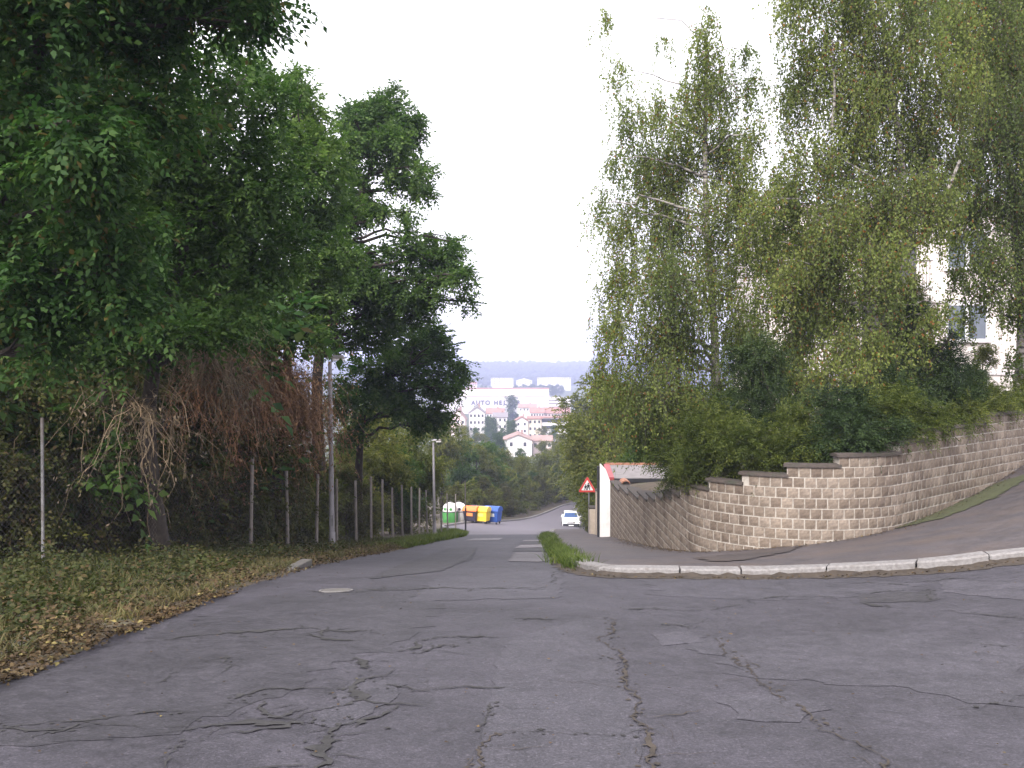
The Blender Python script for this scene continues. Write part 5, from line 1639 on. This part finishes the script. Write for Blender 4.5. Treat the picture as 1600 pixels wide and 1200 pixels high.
for ch, px in zip('AUTOHELLER', (739.5, 747, 754, 762, 775, 782, 789, 796, 803, 810)):
    cu = bpy.data.curves.new('letter', 'FONT')
    cu.body = ch
    cu.size = 4.9
    cu.align_x = 'CENTER'
    cu.extrude = .12
    cu.offset = .16
    t_ = bpy.data.objects.new('tmp', cu)
    COL.objects.link(t_)
    me = bpy.data.meshes.new_from_object(t_.evaluated_get(bpy.context.evaluated_depsgraph_get()))
    bpy.data.objects.remove(t_)
    me.materials.clear()
    me.materials.append(M['lettering'])
    put('letter', me, hall, (float(P(px, 628, d)[0]) - (a[0] + b[0]) / 2, -.25, hz_(632.3)), (math.pi / 2, 0, 0))

# single trees among the houses
for i, (px, top, dd, kd, lb, w) in enumerate([(801, 617, 640, 'poplar', 'tall dark tree standing in front of the sign letters', 1.2), (762, 650, 385, 'mid', 'broad dark tree left of the white house in the valley', .8), (768, 652, 392, 'mid', 'dark tree close beside the broad dark valley tree', .7),
                                         (803, 656, 372, 'mid', 'tree just above the roof of the white gabled house', .7), (796, 657, 380, 'poplar', 'slim poplar above the white gabled house, left one', 1.0), (784, 668, 340, 'mid', 'tree left of the white gabled house', .8), (741, 668, 320, 'mid', 'dark tree in front of the white block at the left', .9),
                                         (866, 664, 360, 'mid', 'tree in front of the white flat house at the right', 1.0), (850, 666, 350, 'olive', 'light tree behind the pinkish roofed wing', 1.0), (745, 634, 600, 'mid', 'dark tree below the first letters of the sign', 1.0), (752, 676, 250, 'olive', 'round tree below the white block', 1.1), (776, 676, 240, 'mid', 'round dark tree left under the white gabled house', 1.1),
                                         (848, 688, 220, 'olive', 'olive tree below the pinkish roofed wing', 1.1), (876, 676, 230, 'olive', 'olive tree at the right edge of the valley view', 1.2), (722, 664, 260, 'olive', 'light tree at the left edge of the valley view', 1.1), (812, 700, 200, 'mid', 'tree right below the white gabled house', 1.1)]):
    plant_px(kd, 'valley_tree', lb, 'tree', px, top, dd, i * 1.3 + .4, 'trees between the houses in the valley', w)
for i in range(16):
    px = 808 + i * 4.6
    plant_px('mid', 'valley_tree', ('bluish tree in the row behind the long hall' if 0 < i < 15 else ('first bluish tree of the row behind the hall, next to the lettered front' if i == 0 else 'last bluish tree of the row behind the hall, at the right end')), 'tree', px, 601.5 + 1.5 * math.sin(i * 2.1), 1180 + 12 * (i % 4), i * .9, 'row of trees behind the long hall', 1.3)
for i in range(5):
    px = 738 + i * 7
    plant_px('mid', 'valley_tree', 'bluish tree behind the left end of the hall', 'tree', px, 603 + math.sin(i * 2.1), 1180 + 12 * (i % 4), i * .9, 'trees behind the left end of the hall', 1.3)

# wooded hill: one far-off mass of crowns
g = np.random.default_rng(91)
bmi = bmesh.new(); bmesh.ops.create_icosphere(bmi, subdivisions=1, radius=1.0)
iv = np.array([v.co[:] for v in bmi.verts]); ifc = np.array([[v.index for v in f.verts] for f in bmi.faces], np.int32); bmi.free()
n = 5200
x = g.uniform(-420, 520, n); y = 1560 + 1150 * g.random(n) ** .8
z = terrain_z(x, y)
R = g.uniform(4.5, 9.5, n)
k = len(iv)
lump = 1 + .22 * np.sin(iv[None, :, 0] * 3.1 + g.uniform(0, 6, (n, 1))) * np.sin(iv[None, :, 1] * 3.7 + g.uniform(0, 6, (n, 1))) + g.normal(0, .09, (n, k))
vv = iv[None] * (R[:, None] * lump)[:, :, None] * np.array([1, 1, .95]) + np.stack([x, y, z + R * .55], 1)[:, None, :]
ff = (ifc[None] + (np.arange(n) * k)[:, None, None]).reshape(-1, 3)
o = put('far_wood', mesh_np('far_wood', vv.reshape(-1, 3), ff, M['wood_far']))
tag(o, 'bluish wooded hill on the horizon beyond the town', 'wood', kind='stuff')

# ------------------------------------------------------------------ apartment house behind the birches
bx0, bx1, by = 11.0, 30.0, 41.0
bz = -1.2
M['facade'] = simple('facade', (.74, .67, .645), .85, .06, .8, dirt=(.64, .57, .54))
M['facade_dark'] = simple('facade_dark', (.16, .14, .14), .8, .2, 2)
apt = thing('apartment_building', 'pale pinkish apartment building seen through the birch branches', 'building', (bx0, by, bz), math.radians(-6))
Hb = 9.6
MB().box(0, 19, 0, 12, -1, Hb).put('wall', M['facade'], apt)
MB().box(-.3, 19.3, -.35, 12.3, Hb + .003, Hb + .2).put('roof', M['town_pink'], apt)
for zz in (3.0, 6.0, 9.0):
    MB().box(-.03, 19.03, -.07, -.003, zz - .35, zz - .22).put('string_course', M['town_white'], apt)
for r in range(3):
    for c in range(6):
        x0 = 1.0 + c * 3.1
        z0 = 1.15 + r * 3.0
        if c in (1, 4):       # balcony bays
            MB().box(x0 - .3, x0 + 1.9, -.05, .02, z0 - .75, z0 + 1.5).put('balcony_door', M['window'], apt)
            bl = MB().box(x0 - .6, x0 + 2.2, -1.2, -.004, z0 - 1.0, z0 - .85).put('balcony', M['town_white'], apt)
            mb = MB().box(x0 - .6, x0 + 2.2, -1.2, -1.14, z0 + .12, z0 + .18)
            for kx in np.arange(x0 - .58, x0 + 2.2, .14): mb.box(kx, kx + .025, -1.185, -1.16, z0 - .85, z0 + .12)
            mb.put('railing', M['facade_dark'], bl)
            continue
        fr = MB()
        for (u0, u1, w0, w1) in ((x0, x0 + 1.7, z0 - .1, z0), (x0, x0 + 1.7, z0 + 1.4, z0 + 1.5), (x0, x0 + .1, z0 + .001, z0 + 1.399), (x0 + 1.6, x0 + 1.7, z0 + .001, z0 + 1.399), (x0 + .78, x0 + .92, z0 + .001, z0 + 1.399)):
            fr.box(u0, u1, -.06, -.002, w0, w1)
        f_ = fr.put('window', M['white_sign'], apt)
        for u0, u1 in ((x0 + .1, x0 + .78), (x0 + .92, x0 + 1.6)):
            MB().box(u0, u1, -.03, -.004, z0, z0 + 1.4).put('pane', M['pane'], f_)
        MB().box(x0 - .1, x0 + 1.8, -.16, -.002, z0 - .16, z0 - .102).put('sill', M['town_white'], f_)

# ------------------------------------------------------------------ low growth, dead leaves
def tufts(name, label, pts, h, mat, seed, per=7, w=.008, cat='grass'):
    rr = np.random.default_rng(seed)
    pts = np.repeat(np.asarray(pts), per, 0)
    n = len(pts)
    b = np.column_stack([pts[:, 0] + rr.normal(0, .05, n), pts[:, 1] + rr.normal(0, .05, n), pts[:, 2]])
    d = norm(np.column_stack([rr.normal(0, .42, n), rr.normal(0, .42, n), np.ones(n)]))
    hh = h * rr.uniform(.4, 1.2, n)
    sd = norm(np.column_stack([rr.normal(0, 1, n), rr.normal(0, 1, n), np.zeros(n)])) * w
    t1 = b + d * (hh * .55)[:, None]
    t2 = b + d * hh[:, None] + np.column_stack([d[:, 0] * hh * .5, d[:, 1] * hh * .5, -hh * .12])
    v = np.stack([b - sd, b + sd, t1 + sd * .8, t1 - sd * .8, t1 - sd * .8, t1 + sd * .8, t2 + sd * .1, t2 - sd * .1], 1).reshape(-1, 3)
    o = put(name, mesh_np(name, v, quads(n * 2), mat))
    return tag(o, label, cat, kind='stuff')
g = np.random.default_rng(71)
def zat(x, y, up=0.02): return np.column_stack([x, y, H(x, y) + up])
# green strip overgrowing the kerb
y = g.uniform(14.9, 47, 900); kx = np.interp(y, kerb_path[9:, 1], kerb_path[9:, 0])
tufts('kerb_grass', 'bright green grass growing over the kerb along the pavement edge', zat(kx + g.normal(.02, .13, 900), y, .03), .26, M['grass'], 1, 9)
# left verge: dry near, green further down
y = 4.5 + 36 * g.random(3800) ** 1.3; x = Ledge(y) - np.abs(g.normal(0, .95, 3800)) - .12 - .12 * (y < 9)
tufts('dry_grass', 'dry yellowish grass on the verge in front of the fence', zat(x, y), .15, M['dry_grass'], 2, 5)
y = g.uniform(28, 60, 2000); x = Ledge(y) - np.abs(g.normal(0, .8, 2000)) + .12
tufts('verge_grass', 'green grass tongue at the lower end of the verge', zat(x, y), .22, M['grass'], 3, 7)
y = g.uniform(5, 34, 1500); x = Ledge(y) - 1.2 - np.abs(g.normal(0, 1.8, 1500))
tufts('weeds', 'green weeds among the dead leaves below the fence', zat(x, y), .28, M['ground_ivy'], 4, 6, .010, 'weeds')

def ground_leaves(name, label, x, y, L, mat, seed, zlo=.015, zhi=.02, flat=.35, cat='leaves', lift=0.0):
    rr = np.random.default_rng(seed)
    n = len(x)
    b = np.column_stack([x, y, H(x, y) + lift + rr.uniform(zlo, zhi, n)])
    th = rr.uniform(0, 6.28, n)
    d = norm(np.column_stack([np.cos(th), np.sin(th), rr.normal(.05, flat * .5, n)]))
    N = norm(np.column_stack([rr.normal(0, flat, n), rr.normal(0, flat, n), np.ones(n)]))
    v = leaf_quads(b, d, N, L * rr.uniform(.5, 1.2, n), L * .7 * rr.uniform(.6, 1.1, n))
    o = put(name, mesh_np(name, v, quads(n), mat))
    return tag(o, label, cat, kind='stuff')
n = 38000
y = 3.5 + 22 * g.random(n) ** .9; x = Ledge(y) - .55 - np.abs(g.normal(0, 2.2, n)) * .9
hum = np.clip(.06 + .30 * wob(x, y, .55, 4) + .07 * (Ledge(y) - x), .02, .75)
ground_leaves('ivy_carpet', 'dark ivy and weeds covering the ground left of the road', x, y, .08, M['ground_ivy'], 5, 0, hum, .75, 'ground cover')
n = 19000
y = 3.5 + 26 * g.random(n); y[:5000] = 3.4 + 8 * g.random(5000); sd = np.full(n, 1.1); sd[:5000] = .42; x = Ledge(y) - np.abs(g.normal(0, 1, n)) * sd + .14
ground_leaves('verge_litter', 'brown fallen leaves along the left road edge', x, y, .055, M['litter'], 6, .01, np.clip(.08 + .26 * wob(x, y, .55, 4) + .06 * (Ledge(y) - x), .03, .6), .6)
n = 420
y = 3.6 + 12 * g.random(n) ** 1.3; x = g.uniform(-3.4, 6.5, n)
ground_leaves('road_litter', 'few small pale leaves scattered on the asphalt', x, y, .028, M['litter'], 7, .012, .02, .25)
t = g.uniform(0, 1, 1700)
kq, kqt = resample(kerb_path, n=2000)
q = kq[(500 + 1300 * t * .62).astype(int)] + g.normal(0, .07, (1700, 2)) + np.array([-.04, -.1])
ground_leaves('gutter_litter', 'brown leaves gathered in the gutter along the kerb', q[:, 0], q[:, 1], .05, M['litter'], 8, .012, .03)
s_ = g.uniform(4, WLEN - 6, 1500)
q = np.array([wall_at(a_)[0] + wall_at(a_)[2] * abs(g.normal(0, .25)) for a_ in s_])
ground_leaves('pavement_litter', 'dry leaves on the pavement at the foot of the wall', q[:, 0], q[:, 1], .045, M['litter'], 9, .012, .02, .25, lift=.12)

# ------------------------------------------------------------------ the hazy air
hm = bpy.data.materials.new('haze')
hm.use_nodes = True
hm.node_tree.nodes.clear()
ho = hm.node_tree.nodes.new('ShaderNodeOutputMaterial')
hv = hm.node_tree.nodes.new('ShaderNodeVolumePrincipled')
hv.inputs['Color'].default_value = (.62, .66, 1.0, 1)
hv.inputs['Density'].default_value = .00045
hm.node_tree.links.new(hv.outputs[0], ho.inputs['Volume'])
hz = MB().box(-1500, 1500, -40, 4300, -60, 75).put('haze', hm)
tag(hz, kind='stuff')
